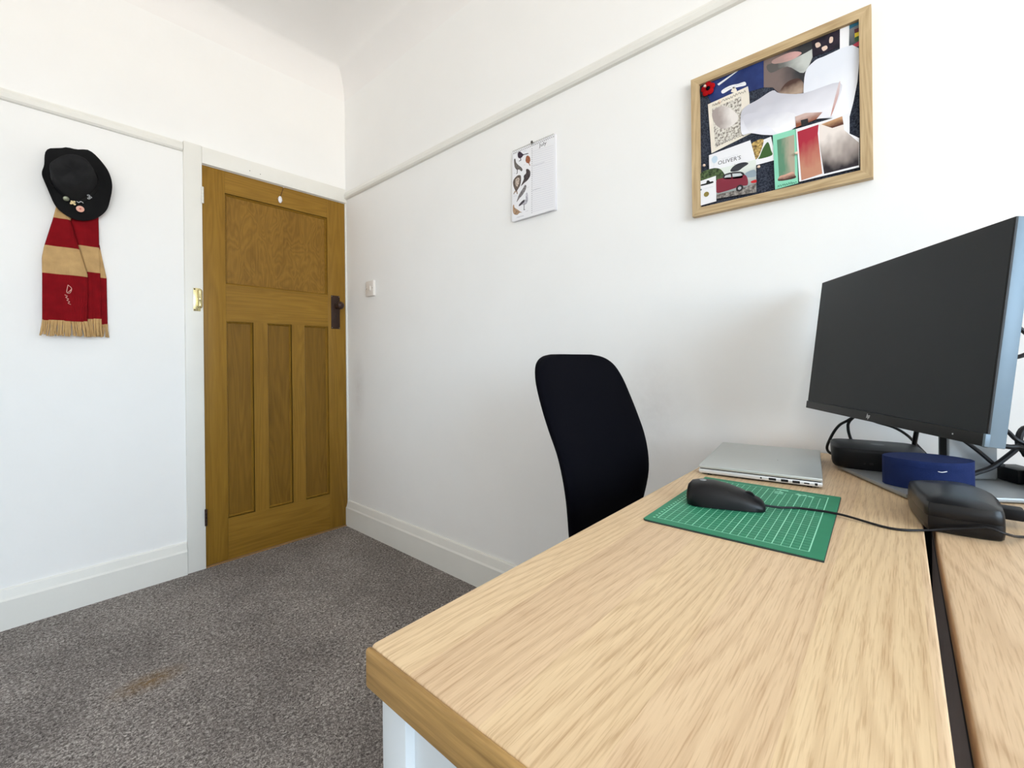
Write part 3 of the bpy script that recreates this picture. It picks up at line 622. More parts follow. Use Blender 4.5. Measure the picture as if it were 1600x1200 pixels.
CB = [('cable running from the monitor down round the dock\'s left side', [(-0.160, -2.5275, 0.945), (-0.15, -2.545, 0.905), (-0.13, -2.497, 0.862), (-0.115, -2.475, 0.843), (-0.100, -2.458, 0.811), (-0.085, -2.4500, 0.780), (-0.070, -2.470, 0.766), (-0.05, -2.53, 0.7643)], 0.0030),
      ('short cable hanging straight down behind the dock', [(-0.146, -2.519, 0.945), (-0.14, -2.53, 0.90), (-0.085, -2.495, 0.855), (-0.078, -2.490, 0.834), (-0.078, -2.496, 0.806), (-0.070, -2.51, 0.772)], 0.0032),
      ('cable sagging just below the monitor\'s lower edge', [(-0.135, -2.512, 0.940), (-0.130, -2.516, 0.885), (-0.125, -2.535, 0.862), (-0.11, -2.571, 0.848), (-0.085, -2.593, 0.830), (-0.060, -2.61, 0.806), (-0.04, -2.64, 0.7643)], 0.0028),
      ('thick cable upright beside the dock\'s right end', [(-0.176, -2.537, 0.945), (-0.150, -2.590, 0.915), (-0.12, -2.612, 0.875), (-0.10, -2.608, 0.838), (-0.085, -2.605, 0.81), (-0.07, -2.605, 0.775)], 0.0045),
      ('cable slanting down across the monitor stand column', [(-0.285, -2.609, 0.935), (-0.262, -2.640, 0.880), (-0.240, -2.657, 0.858), (-0.229, -2.673, 0.844), (-0.219, -2.690, 0.827), (-0.208, -2.711, 0.804), (-0.190, -2.722, 0.802)], 0.0036),
      ('cable rising from the blue case towards the right edge', [(-0.255, -2.664, 0.7760), (-0.240, -2.672, 0.7810), (-0.231, -2.683, 0.7890), (-0.222, -2.702, 0.7990), (-0.214, -2.715, 0.8100), (-0.206, -2.732, 0.8290), (-0.200, -2.749, 0.8480), (-0.195, -2.790, 0.860), (-0.18, -2.84, 0.82), (-0.16, -2.87, 0.7650)], 0.0042),
      ('cable looping out behind the monitor\'s lower right corner', [(-0.345, -2.645, 0.950), (-0.300, -2.685, 0.912), (-0.262, -2.704, 0.894), (-0.250, -2.708, 0.885), (-0.241, -2.723, 0.869), (-0.232, -2.737, 0.853), (-0.225, -2.775, 0.835), (-0.23, -2.83, 0.80), (-0.24, -2.87, 0.7645)], 0.0035),
      ('level cable leaving the monitor\'s lower right corner', [(-0.330, -2.636, 0.935), (-0.310, -2.665, 0.870), (-0.272, -2.690, 0.848), (-0.255, -2.705, 0.847), (-0.246, -2.723, 0.844), (-0.240, -2.742, 0.842), (-0.26, -2.79, 0.82), (-0.28, -2.84, 0.7650)], 0.0042),
      ('thin cable curving out at mid height of the monitor', [(-0.345, -2.645, 1.090), (-0.285, -2.695, 1.078), (-0.239, -2.725, 1.063), (-0.228, -2.744, 1.042), (-0.220, -2.762, 1.018), (-0.228, -2.744, 1.002), (-0.241, -2.721, 0.995), (-0.285, -2.695, 0.990), (-0.345, -2.645, 0.985)], 0.0035),
      ('looped cable heap above the adapter block', [(-0.165, -2.775, 0.812), (-0.178, -2.745, 0.835), (-0.165, -2.752, 0.868), (-0.150, -2.785, 0.862), (-0.155, -2.81, 0.83), (-0.160, -2.785, 0.815), (-0.172, -2.752, 0.822), (-0.162, -2.762, 0.848), (-0.14, -2.80, 0.845), (-0.11, -2.83, 0.7665)], 0.0055)]
for lb, pts, r in CB:
    bm = new(); tube(bm, pts, r, 8); o = link('cable', bm, M_cable, None, smooth=True); tag(o, 'black ' + lb, 'cable', 'cables around the monitor stand')

# ------------------------------------------------------------------ traced flat outlines, in metres on their own planes
BD={'poppy':[(-2.1636,1.8004)],'booklet':[(-2.1457,1.8198),(-2.1432,1.829),(-2.3082,1.8232),(-2.3083,1.746),(-2.1709,1.7584)],'booklet_strip':[(-2.1881,1.8061),(-2.2366,1.8248),(-2.2442,1.8224),(-2.1925,1.8)],'booklet_ribbon':[(-2.2003,1.7825),(-2.2233,1.787),(-2.2448,1.783),(-2.2611,1.7817),(-2.2634,1.771),(-2.2447,1.7738),(-2.2246,1.776),(-2.2036,1.7722)],'booklet_crest':[(-2.2246,1.7682),(-2.2305,1.7798),(-2.2362,1.7764),(-2.2408,1.7662),(-2.2388,1.7587)],'sketch':[(-2.1616,1.7567),(-2.2693,1.765),(-2.2723,1.7409),(-2.2758,1.6306),(-2.1703,1.6088)],'sketch_pic':[(-2.1732,1.7387),(-2.2514,1.7443),(-2.2551,1.6379),(-2.1821,1.621)],'sketch_smear':[(-2.1757,1.7324),(-2.2106,1.7321),(-2.2438,1.6908),(-2.2293,1.6703),(-2.2001,1.6704),(-2.1779,1.6996)],'sketch_words1':[(-2.1733,1.7483),(-2.2632,1.7548)],'sketch_words2':[(-2.1797,1.6298),(-2.2689,1.633)],'oliver':[(-2.1641,1.6038),(-2.2747,1.6108),(-2.2894,1.5429),(-2.1647,1.5543)],'oliver_txt':[(-2.1891,1.5673),(-2.2501,1.5652)],'oliver_small':[(-2.1992,1.5811),(-2.2427,1.5814)],'oliver_low':[(-2.2063,1.5526),(-2.2368,1.5549)],'balloon':[(-2.1717,1.5897),(-2.1768,1.5961),(-2.1844,1.5953),(-2.1883,1.5871),(-2.1852,1.5785),(-2.1791,1.5756),(-2.1741,1.5798)],'car_photo':[(-2.1377,1.5578),(-2.2886,1.5522),(-2.2886,1.4617),(-2.1378,1.4741)],'car_hedge':[(-2.1377,1.5568),(-2.1765,1.5615),(-2.1989,1.5496),(-2.2035,1.5245),(-2.1373,1.5269)],'car_tree':[(-2.2281,1.5487),(-2.2425,1.5547),(-2.2612,1.5531),(-2.2694,1.5465),(-2.2564,1.5402),(-2.2423,1.5342),(-2.2232,1.5382)],'car_road':[(-2.1832,1.4824),(-2.2417,1.4802),(-2.288,1.488),(-2.2882,1.4618),(-2.1836,1.4701)],'car_body':[(-2.1846,1.5219),(-2.2011,1.5252),(-2.2421,1.5187),(-2.2631,1.5153),(-2.2675,1.4886),(-2.2489,1.4886),(-2.2031,1.4852),(-2.1843,1.4891)],'car_cab':[(-2.2011,1.5252),(-2.2061,1.5343),(-2.228,1.5347),(-2.2516,1.5288),(-2.2599,1.5188),(-2.2617,1.5081),(-2.242,1.511),(-2.2034,1.5151)],'car_win1':[(-2.2045,1.5216),(-2.2095,1.5307),(-2.2231,1.5309),(-2.2254,1.5157)],'car_win2':[(-2.2279,1.5306),(-2.2492,1.5259),(-2.2552,1.5175),(-2.2538,1.5113),(-2.2287,1.5148)],'car_wheel':[(-2.2465,1.4841)],'car_far':[(-2.2609,1.521),(-2.2724,1.5253),(-2.2861,1.5238),(-2.2872,1.5058),(-2.2617,1.5106)],'car_red':[(-2.2753,1.4951),(-2.288,1.4966),(-2.2889,1.4888),(-2.278,1.4898)],'badge_card':[(-2.1364,1.5337),(-2.1838,1.537),(-2.184,1.4626),(-2.1356,1.4605)],'badge_slot':[(-2.1425,1.5228),(-2.1556,1.523),(-2.1582,1.5293),(-2.1644,1.5286),(-2.1674,1.524),(-2.175,1.5235),(-2.1745,1.5183),(-2.1425,1.5185)],'badge_dot':[(-2.1408,1.5075)],'badge_line':[(-2.1476,1.5079),(-2.1774,1.5079)],'badge_coin':[(-2.1568,1.4898)],'garden_photo':[(-2.2745,1.5981),(-2.3253,1.6034),(-2.3367,1.5372),(-2.2884,1.5372),(-2.2773,1.5517)],'garden_gold':[(-2.2754,1.5978),(-2.3069,1.6023),(-2.2977,1.5654),(-2.2886,1.5532),(-2.2759,1.5531)],'garden_green':[(-2.2976,1.5594),(-2.3067,1.5799),(-2.3178,1.5911),(-2.3249,1.5665),(-2.3265,1.5522),(-2.2953,1.5521)],'mint_card':[(-2.3296,1.6053),(-2.3839,1.6036),(-2.3866,1.4598),(-2.3338,1.4572)],'mint_pic':[(-2.3393,1.5887),(-2.3789,1.5896),(-2.3799,1.4794),(-2.3438,1.4775)],'mint_people':[(-2.3425,1.4778),(-2.3447,1.4894),(-2.3574,1.4906),(-2.3739,1.4931),(-2.3791,1.4844),(-2.3795,1.4747)],'mint_logo':[(-2.3381,1.4644),(-2.3446,1.4724),(-2.3635,1.4759),(-2.3819,1.4716),(-2.3838,1.4639),(-2.3613,1.462)],'big_photo':[(-2.3831,1.6025),(-2.4833,1.6014),(-2.4951,1.6027),(-2.4946,1.5515),(-2.5131,1.534),(-2.5125,1.4635),(-2.3891,1.4625)],'big_red':[(-2.3863,1.5942),(-2.4323,1.5965),(-2.4302,1.5741),(-2.4388,1.4694),(-2.3939,1.4644)],'big_cream':[(-2.4335,1.5961),(-2.4807,1.5992),(-2.484,1.5642),(-2.5123,1.5232),(-2.5119,1.4682),(-2.4426,1.4674),(-2.4338,1.545)],'big_top':[(-2.438,1.5944),(-2.4807,1.5992),(-2.4831,1.5781),(-2.4604,1.5772)],'envelope':[(-2.4,1.6886),(-2.4044,1.7433),(-2.4203,1.762),(-2.4434,1.7666),(-2.514,1.7545),(-2.495,1.5961),(-2.468,1.6017),(-2.4034,1.6306)],'smear_paper':[(-2.2509,1.6907),(-2.2627,1.7091),(-2.2947,1.7167),(-2.3299,1.7271),(-2.3469,1.7128),(-2.4,1.6909),(-2.4761,1.6868),(-2.472,1.641),(-2.4607,1.609),(-2.4228,1.614),(-2.3832,1.6096),(-2.3563,1.5999),(-2.3114,1.6131),(-2.2758,1.6306),(-2.2527,1.6362)],'smear_fold':[(-2.2579,1.6855),(-2.312,1.674),(-2.3794,1.6468),(-2.3812,1.6151),(-2.3458,1.6036),(-2.3117,1.6403),(-2.2758,1.6306)],'smear_pink':[(-2.4645,1.6258),(-2.474,1.6583),(-2.4771,1.6863),(-2.4731,1.6813),(-2.457,1.6104)],'group_photo':[(-2.309,1.8203),(-2.4208,1.8178),(-2.4224,1.7843),(-2.4,1.6933),(-2.3469,1.7113),(-2.33,1.7369),(-2.3083,1.746)],'group_grey':[(-2.3177,1.804),(-2.3644,1.7924),(-2.4049,1.7949),(-2.4322,1.8006),(-2.4224,1.782),(-2.4005,1.7451),(-2.3642,1.778),(-2.3261,1.778)],'group_pink':[(-2.3307,1.8103),(-2.3728,1.8125),(-2.397,1.7987),(-2.3726,1.791),(-2.3349,1.7986)],'group_brown':[(-2.3469,1.7201),(-2.3638,1.7371),(-2.3884,1.7361),(-2.4002,1.7168),(-2.398,1.6941),(-2.349,1.7119)],'night_photo':[(-2.4189,1.8248),(-2.4773,1.8226),(-2.4768,1.7754),(-2.4204,1.7773)],'night_f1':[(-2.4265,1.808),(-2.4342,1.808),(-2.4379,1.7978),(-2.4291,1.7965)],'night_f2':[(-2.4569,1.8092),(-2.4632,1.807),(-2.4623,1.7951),(-2.4557,1.7961)],'night_f3':[(-2.4398,1.7914),(-2.4493,1.7924),(-2.4518,1.7842),(-2.4435,1.7813)],'white_strip':[(-2.4773,1.8226),(-2.496,1.8234),(-2.4948,1.7681),(-2.4768,1.7709)],'flag_photo':[(-2.496,1.8234),(-2.517,1.8235),(-2.5165,1.7599),(-2.4947,1.7624)],'flag_blue':[(-2.496,1.8234),(-2.517,1.8235),(-2.5169,1.8126),(-2.4958,1.81)],'flag_maroon':[(-2.5057,1.805),(-2.5169,1.8051),(-2.5168,1.795),(-2.5063,1.795)],'flag_yellow':[(-2.5063,1.795),(-2.5168,1.795),(-2.5167,1.7853),(-2.5062,1.7848)],'flag_green':[(-2.5062,1.7848),(-2.5167,1.7853),(-2.5166,1.7731),(-2.5061,1.7746)],'flag_pink':[(-2.5001,1.7678),(-2.5166,1.7722),(-2.5165,1.7608),(-2.5018,1.7616)],'hand_photo':[(-2.3814,1.6365),(-2.4035,1.6377),(-2.4402,1.626),(-2.4267,1.6125),(-2.3831,1.6072)],'hand_watch':[(-2.3934,1.6225),(-2.4092,1.6214),(-2.4103,1.6069),(-2.3952,1.6062)],'pins':[(-2.152,1.5758),(-2.296,1.5284),(-2.1969,1.7464),(-2.3845,1.5376)],'poppy_pin':[(-2.1585,1.8052)]}
CD={'corners':[(-1.3907,1.8691),(-1.6073,1.8678),(-1.6055,1.5752),(-1.3875,1.578)],'b1':[(-1.4186,1.8508),(-1.4284,1.8551),(-1.4403,1.8457),(-1.4497,1.8372),(-1.4724,1.8343),(-1.4724,1.8314),(-1.4497,1.8335),(-1.44,1.8274),(-1.428,1.8275),(-1.4198,1.8356)],'b1leg':[(-1.4318,1.827),(-1.4357,1.8258),(-1.4365,1.8156),(-1.4244,1.8157),(-1.4234,1.8175),(-1.4331,1.8185)],'b2':[(-1.4638,1.8236),(-1.4723,1.8245),(-1.4815,1.8154),(-1.4845,1.8007),(-1.4797,1.7914),(-1.4843,1.782),(-1.481,1.7819),(-1.4751,1.7921),(-1.4658,1.7975),(-1.4598,1.8084)],'b3':[(-1.3986,1.8311),(-1.4051,1.8328),(-1.4097,1.8165),(-1.4227,1.8014),(-1.437,1.7879),(-1.4441,1.7766),(-1.4382,1.771),(-1.4273,1.7816),(-1.4127,1.7859),(-1.4031,1.7981),(-1.3998,1.8121)],'b3leg':[(-1.4142,1.7862),(-1.4181,1.785),(-1.4174,1.7689),(-1.41,1.7681),(-1.4101,1.77),(-1.4145,1.7713)],'b4':[(-1.463,1.771),(-1.4724,1.7704),(-1.4839,1.7576),(-1.4837,1.7396),(-1.4718,1.7266),(-1.4528,1.7192),(-1.436,1.712),(-1.4506,1.7344),(-1.4509,1.749),(-1.4628,1.7565)],'b5':[(-1.3974,1.7494),(-1.4148,1.7593),(-1.4318,1.7574),(-1.4364,1.7457),(-1.4337,1.7208),(-1.4213,1.7038),(-1.409,1.6978),(-1.397,1.7196),(-1.3933,1.7356)],'b5breast':[(-1.4073,1.7466),(-1.422,1.7499),(-1.4282,1.7407),(-1.424,1.7234),(-1.4142,1.715),(-1.4055,1.7285)],'b5leg':[(-1.4017,1.7016),(-1.4164,1.6977),(-1.4196,1.6839),(-1.4137,1.6854),(-1.4114,1.6935),(-1.404,1.6935),(-1.399,1.6874),(-1.3951,1.6903)],'b6':[(-1.4574,1.7106),(-1.4644,1.7043),(-1.4595,1.6881),(-1.445,1.6736),(-1.428,1.6633),(-1.4132,1.6521),(-1.4208,1.6706),(-1.4332,1.6877),(-1.4478,1.7004)],'b7wing':[(-1.4252,1.6363),(-1.4374,1.6462),(-1.4542,1.6522),(-1.4541,1.6439),(-1.4421,1.6358),(-1.4276,1.632)],'b7':[(-1.4616,1.673),(-1.4701,1.6744),(-1.473,1.6482),(-1.4682,1.6349),(-1.4563,1.6305),(-1.4421,1.6358),(-1.4541,1.6457),(-1.4614,1.6548)],'b7leg':[(-1.4516,1.6335),(-1.4544,1.6328),(-1.4541,1.6128),(-1.4607,1.6094),(-1.4494,1.6103),(-1.4513,1.6135)],'b8':[(-1.3934,1.6421),(-1.3994,1.6444),(-1.4022,1.6325),(-1.4201,1.619),(-1.4321,1.6088),(-1.4426,1.6027),(-1.4296,1.6046),(-1.4174,1.5993),(-1.4003,1.605),(-1.3931,1.6198)],'lineL':[(-1.4965,1.833),(-1.4932,1.5927)],'lineR':[(-1.5982,1.8236),(-1.5951,1.5898)],'divider':[(-1.493,1.8449),(-1.4885,1.5902)],'july':[(-1.5285,1.8404),(-1.5617,1.8382)],'note1':[(-1.498,1.775),(-1.5542,1.7721)],'note2':[(-1.4967,1.6775),(-1.5374,1.677)],'caption':[(-1.4148,1.5887),(-1.4509,1.5879)],'names':[(-1.4475,1.8489),(-1.4641,1.8479),(-1.3978,1.7746),(-1.4052,1.7747),(-1.4515,1.7927),(-1.4586,1.7927),(-1.4667,1.6964),(-1.4807,1.6962),(-1.3964,1.6795),(-1.4136,1.6799),(-1.4606,1.6021),(-1.4747,1.6025)],'nail':[(-1.4959,1.8829)],'hole':[(-1.4928,1.863)]}
SD={'f1L':[(-1.2566,1.6577),(-1.2603,1.6354),(-1.268,1.5944),(-1.2932,1.4795),(-1.2993,1.4363),(-1.2989,1.3663),(-1.3003,1.1804)],'f1R':[(-1.1964,1.6734),(-1.2122,1.6402),(-1.2166,1.5992),(-1.1926,1.4911),(-1.168,1.3847),(-1.1666,1.2923),(-1.1695,1.1936)],'f1bands':[(-1.238,1.6014),(-1.2389,1.4862),(-1.2398,1.3746),(-1.2412,1.1862),(-1.2417,1.1266)],'f2L':[(-1.2174,1.6389),(-1.2176,1.6025),(-1.1936,1.4983),(-1.1695,1.3956),(-1.1711,1.1994)],'f2R':[(-1.131,1.6603),(-1.1313,1.6227),(-1.13,1.5102),(-1.1276,1.4016),(-1.1259,1.2024)],'f2bands':[(-1.1489,1.6208),(-1.1498,1.5065),(-1.1506,1.3983),(-1.1522,1.2007),(-1.1528,1.1276)],'f3L':[(-1.1441,1.5375),(-1.139,1.4936),(-1.1372,1.3778),(-1.136,1.1792)],'f3R':[(-1.1304,1.5402),(-1.1246,1.4962),(-1.1066,1.3819),(-1.1049,1.181)],'f3bands':[(-1.1168,1.5014),(-1.1178,1.3804),(-1.1194,1.1802),(-1.1199,1.1258)],'mark':[(-1.2274,1.333),(-1.2173,1.3197),(-1.2225,1.301),(-1.2312,1.3037)],'mark2':[(-1.2353,1.2924),(-1.2239,1.2538)],'brim':[(-1.2971,1.7713),(-1.2908,1.8),(-1.2884,1.8485),(-1.2779,1.87),(-1.2613,1.8789),(-1.2401,1.888),(-1.225,1.8964),(-1.1966,1.8972),(-1.1652,1.9067),(-1.1402,1.8902),(-1.1101,1.846),(-1.0962,1.8054),(-1.0917,1.7648),(-1.0969,1.715),(-1.1068,1.6706),(-1.1306,1.636),(-1.1585,1.6152),(-1.1878,1.6053),(-1.2142,1.6068),(-1.2442,1.624),(-1.263,1.6465),(-1.2773,1.6877),(-1.2873,1.7207),(-1.2963,1.7508)],'crownbase':[(-1.2733,1.7476),(-1.2626,1.7927),(-1.2349,1.8288),(-1.1981,1.8442),(-1.158,1.8356),(-1.1343,1.796),(-1.1322,1.7587),(-1.1544,1.7115),(-1.1906,1.6723),(-1.2169,1.67),(-1.2424,1.6935),(-1.2631,1.7177)],'crowntop':[(-1.2812,1.7831),(-1.2599,1.8163),(-1.2352,1.838),(-1.2121,1.846),(-1.1822,1.8398),(-1.1627,1.8191),(-1.1607,1.8046),(-1.1675,1.7722),(-1.1852,1.7397),(-1.2131,1.7195),(-1.2423,1.7198),(-1.2665,1.7416)],'badges':[(-1.2314,1.6773),(-1.2121,1.6657),(-1.1913,1.6743),(-1.1633,1.7019),(-1.1904,1.6484),(-1.1478,1.7921)]}

# ------------------------------------------------------------------ pinboard on the desk wall
YO0, YO1, ZO0, ZO1 = -2.1160, -2.5385, 1.4310, 1.8440
bw, fd = 0.0235, 0.020
PBD = thing('pinboard', (0, (YO0+YO1)/2, ZO0), 'oak framed felt pinboard crowded with photos and cards', 'pinboard')
def mitre(name, pts, mat):
    bm = new(); prism(bm, [(-fd, y, z) for y, z in pts], (fd, 0, 0)); link(name, bm, mat, PBD)
o4 = [(YO0, ZO0), (YO1, ZO0), (YO1, ZO1), (YO0, ZO1)]; i4 = [(YO0-bw, ZO0+bw), (YO1+bw, ZO0+bw), (YO1+bw, ZO1-bw), (YO0-bw, ZO1-bw)]
for k, mt in enumerate((M_frameh, M_frameo, M_frameh, M_frameo)): mitre('frame_bar', [o4[k], o4[(k+1) % 4], i4[(k+1) % 4], i4[k]], mt)
bx('felt_panel', (-0.009, YO1+bw-0.001, ZO0+bw-0.001), (-0.003, YO0-bw+0.001, ZO1-bw+0.001), M_boardfelt, PBD)
CY0, CY1, CZ0, CZ1 = YO1+bw+0.0006, YO0-bw-0.0006, ZO0+bw+0.0006, ZO1-bw-0.0006
def clampyz(pts): return [(min(max(y, CY0), CY1), min(max(z, CZ0), CZ1)) for y, z in pts]
def dedupe(pts):
    out = []
    for q_ in pts:
        if not out or (abs(out[-1][0]-q_[0])+abs(out[-1][1]-q_[1])) > 1e-5: out.append(q_)
    return out
def sheet(name, key, depth, mat, par=None, t=0.00035, rnd=False):
    pts = dedupe(clampyz(BD[key] if isinstance(key, str) else key))
    if rnd: pts = [(v.x, v.y) for v in closed_spline([(y, z, 0) for y, z in pts], 4)]
    pts = clampyz(pts)
    bm = new(); prism(bm, [(-depth, y, z) for y, z in pts], (-t, 0, 0)); return link(name, bm, mat, par)
def disc(name, yz, r, depth, mat, par=None, t=0.0004, n=20):
    bm = new(); lathe(bm, [(r, 0), (r, t)], (-depth, yz[0], yz[1]), (-1, 0, 0), n); return link(name, bm, mat, par)
BR, BU = Vector((0, -1, 0)), Vector((0, 0, 1))
def word(name, s, a, b, depth, mat, par, h=None):
    d = Vector((0, b[0]-a[0], b[1]-a[1])); bm = new(); r = d.normalized(); u = Vector((-1, 0, 0)).cross(r)
    text_bm(bm, s, (-depth, a[0], a[1]), r, u, h, d.length, 0.0001); return link(name, bm, mat, par)
def scribble(name, a, b, depth, mat, par, amp=0.002, n=22, w=0.0005, plane='x'):
    """illegible handwriting: a thin wavy pen line"""
    bm = new(); pts = []
    for k in range(n+1):
        t = k/n; yy = a[0]+(b[0]-a[0])*t+random.uniform(-1, 1)*amp*0.25; zz = a[1]+(b[1]-a[1])*t+(amp if k % 2 else -amp)*random.uniform(0.25, 1)
        pts.append((-depth, yy, zz) if plane == 'x' else (yy, -depth, zz))
    tube(bm, pts, w, 4, True, 3); return link(name, bm, mat, par)
G = 'things pinned to the oak framed board'
def card(name, label, cat, key, depth, mat, rnd=False):
    o = sheet(name, key, depth, mat, None, 0.0006, rnd); tag(o, label, cat, G); return o
d0 = 0.0092
c = card('booklet', 'navy blue booklet with white ribbon crest, top left of the pinboard', 'booklet', 'booklet', d0, M_bookblue); dd = d0+0.0006
sheet('stripe_print', 'booklet_strip', dd, M_paper, c, 0.0001); rb = sheet('ribbon_print', 'booklet_ribbon', dd, M_paper, c, 0.0001, True); sheet('crest_print', 'booklet_crest', dd, M_cream, c, 0.0001)
bk = BD['booklet_ribbon']; scribble('ribbon_lettering', (bk[0][0]-0.006, bk[0][1]), (bk[3][0]+0.006, bk[3][1]-0.003), dd+0.0002, M_ink, c, 0.0008, 16, 0.0002)
c = card('group_photograph', 'dark blurred photograph with pink and brown tones, top centre of the pinboard', 'photograph', 'group_photo', d0+0.0002, grad_mat('print_dark_room', srgb(44, 46, 50), srgb(120, 104, 100), 1)); dd = d0+0.0008
sheet('grey_smear', 'group_grey', dd, grad_mat('print_grey_green', srgb(196, 200, 196), srgb(88, 86, 84), 1), c, 0.0001, True)
sheet('pink_smear', 'group_pink', dd+0.0001, grad_mat('print_pink', srgb(206, 160, 156), srgb(170, 140, 134), 1), c, 0.0001, True)
sheet('brown_smear', 'group_brown', dd, grad_mat('print_brown', srgb(178, 156, 138), srgb(74, 48, 40), 2), c, 0.0001, True)
c = card('night_photograph', 'small dark night photograph with pale faces near the pinboard\'s top edge', 'photograph', 'night_photo', d0+0.0010, mottled('print_night', [(0.35, srgb(18, 16, 30)), (0.7, srgb(44, 32, 48))], 80)); dd = d0+0.0016
for k in ('night_f1', 'night_f2', 'night_f3'): sheet('pale_patch', k, dd, plain('print_pale_'+k, srgb(222, 196, 180), 0.5), c, 0.0001, True)
c = card('paper_strip', 'narrow white paper strip beside the night photograph on the pinboard', 'paper', 'white_strip', d0+0.0009, M_paper)
c = card('colour_photograph', 'small photograph with teal, yellow and green patches, pinboard\'s top right corner', 'photograph', 'flag_photo', d0+0.0004, grad_mat('print_slate', srgb(70, 78, 86), srgb(120, 122, 126), 2)); dd = d0+0.0010
for k, rgb in (('flag_blue', (28, 104, 132)), ('flag_maroon', (92, 24, 44)), ('flag_yellow', (232, 206, 40)), ('flag_green', (44, 92, 48)), ('flag_pink', (196, 52, 76))): sheet('colour_patch', k, dd, plain('print_'+k, srgb(*rgb), 0.5), c, 0.0001)
c = card('envelope', 'large white envelope, right of centre on the pinboard', 'envelope', 'envelope', d0+0.0018, grad_mat('paper_envelope', srgb(244, 246, 252), srgb(226, 230, 240), 2), True)
dd = d0+0.0024; ee = BD['envelope']; my, mz = sum(x for x, z in ee)/len(ee)-0.008, sum(z for x, z in ee)/len(ee)-0.012
sheet('brown_mark', [(my, mz), (my-0.012, mz+0.005), (my-0.022, mz+0.006), (my-0.024, mz), (my-0.01, mz-0.003)], dd, grad_mat('print_smudge', srgb(120, 90, 80), srgb(200, 190, 190), 2), c, 0.0001, True)
c = card('hand_photograph', 'brown toned photograph scrap with a black watch, centre of the pinboard', 'photograph', 'hand_photo', d0+0.0043, grad_mat('print_skin_brown', srgb(140, 78, 52), srgb(206, 180, 172), 2)); sheet('watch_print', 'hand_watch', d0+0.0049, plain('print_watch', srgb(28, 28, 32), 0.5), c, 0.0001)
c = card('sketch_card', 'cream card with a sketched picture and script, left side of the pinboard', 'card', 'sketch', d0+0.0014, M_cream); dd = d0+0.0020
sheet('sketch_print', 'sketch_pic', dd, mottled('print_sketch', [(0.36, srgb(120, 112, 104)), (0.5, srgb(204, 198, 188)), (0.62, srgb(226, 222, 214))], 170), c, 0.0001)
sheet('smear_print', 'sketch_smear', dd+0.0001, grad_mat('print_beige_smear', srgb(232, 226, 222), srgb(168, 156, 152), 1), c, 0.0001, True)
for k in ('sketch_words1', 'sketch_words2'): scribble('script', *BD[k], dd+0.0002, M_ink, c, 0.0045, 26, 0.00045)
c = card('folded_paper', 'crumpled white paper with grey folds across the pinboard\'s middle', 'paper', 'smear_paper', d0+0.0034, grad_mat('paper_grey_fold', srgb(236, 236, 244), srgb(196, 196, 206), 2), True); dd = d0+0.0040
sheet('fold', 'smear_fold', dd, grad_mat('paper_fold_shadow', srgb(246, 246, 250), srgb(206, 206, 216), 2), c, 0.0001, True); sheet('pink_edge', 'smear_pink', dd, grad_mat('print_pink_edge', srgb(196, 150, 142), srgb(214, 196, 198), 2), c, 0.0001, True)
c = card('garden_photograph', 'small photograph of gold flowers and green, white lower border, on the pinboard', 'photograph', 'garden_photo', d0+0.0042, M_paper); dd = d0+0.0048
sheet('gold_print', 'garden_gold', dd, mottled('print_gold', [(0.35, srgb(92, 66, 34)), (0.65, srgb(214, 182, 110))], 160), c, 0.0001, True); sheet('green_print', 'garden_green', dd, plain('print_green', srgb(52, 92, 34), 0.5), c, 0.0001, True)
c = card('name_card', 'white card lettered OLIVER\'S with a pale blue balloon, on the pinboard', 'card', 'oliver', d0+0.0050, M_paper); dd = d0+0.0056
a, b = BD['oliver_txt']; word('lettering', "OLIVER'S", a, b, dd, M_ink, c, 0.0115)
scribble('small_print', *BD['oliver_small'], dd+0.0001, M_inkgrey, c, 0.0010, 26, 0.0002); scribble('lower_lettering', *BD['oliver_low'], dd+0.0001, M_ink, c, 0.0012, 12, 0.0003)
bl = sheet('balloon_print', 'balloon', dd, plain('print_sky', srgb(196, 214, 228), 0.6), c, 0.0001, True)
yz = BD['balloon'][5]; bm = new(); tube(bm, [(-dd-0.0001, yz[0], yz[1]), (-dd-0.0001, yz[0]+0.002, yz[1]-0.008), (-dd-0.0001, yz[0]-0.001, yz[1]-0.015)], 0.0002, 4); link('string_print', bm, M_inkgrey, c)
c = card('car_photograph', 'photograph of a vintage red car, lower left of the pinboard', 'photograph', 'car_photo', d0+0.0060, grad_mat('print_car_sky', srgb(150, 160, 158), srgb(226, 232, 226), 2, None, 0.05)); dd = d0+0.0066
sheet('road_print', 'car_road', dd, mottled('print_road', [(0.35, srgb(84, 78, 74)), (0.65, srgb(170, 164, 158))], 150), c, 0.0001)
sheet('hedge_print', 'car_hedge', dd, mottled('print_hedge', [(0.35, srgb(34, 48, 28)), (0.65, srgb(92, 112, 72))], 150), c, 0.0001, True); sheet('tree_print', 'car_tree', dd, plain('print_tree', srgb(44, 46, 54), 0.5), c, 0.0001, True)
sheet('far_car_print', 'car_far', dd, plain('print_far_car', srgb(148, 164, 176), 0.5), c, 0.0001, True); sheet('cab_print', 'car_cab', dd+0.0001, plain('print_cab', srgb(40, 38, 44), 0.5), c, 0.0001, True)
sheet('body_print', 'car_body', dd+0.0002, plain('print_car_red', srgb(128, 30, 52), 0.45), c, 0.0001, True)
for k in ('car_win1', 'car_win2'): sheet('window_print', k, dd+0.0002, plain('print_'+k, srgb(196, 202, 204), 0.5), c, 0.0001)
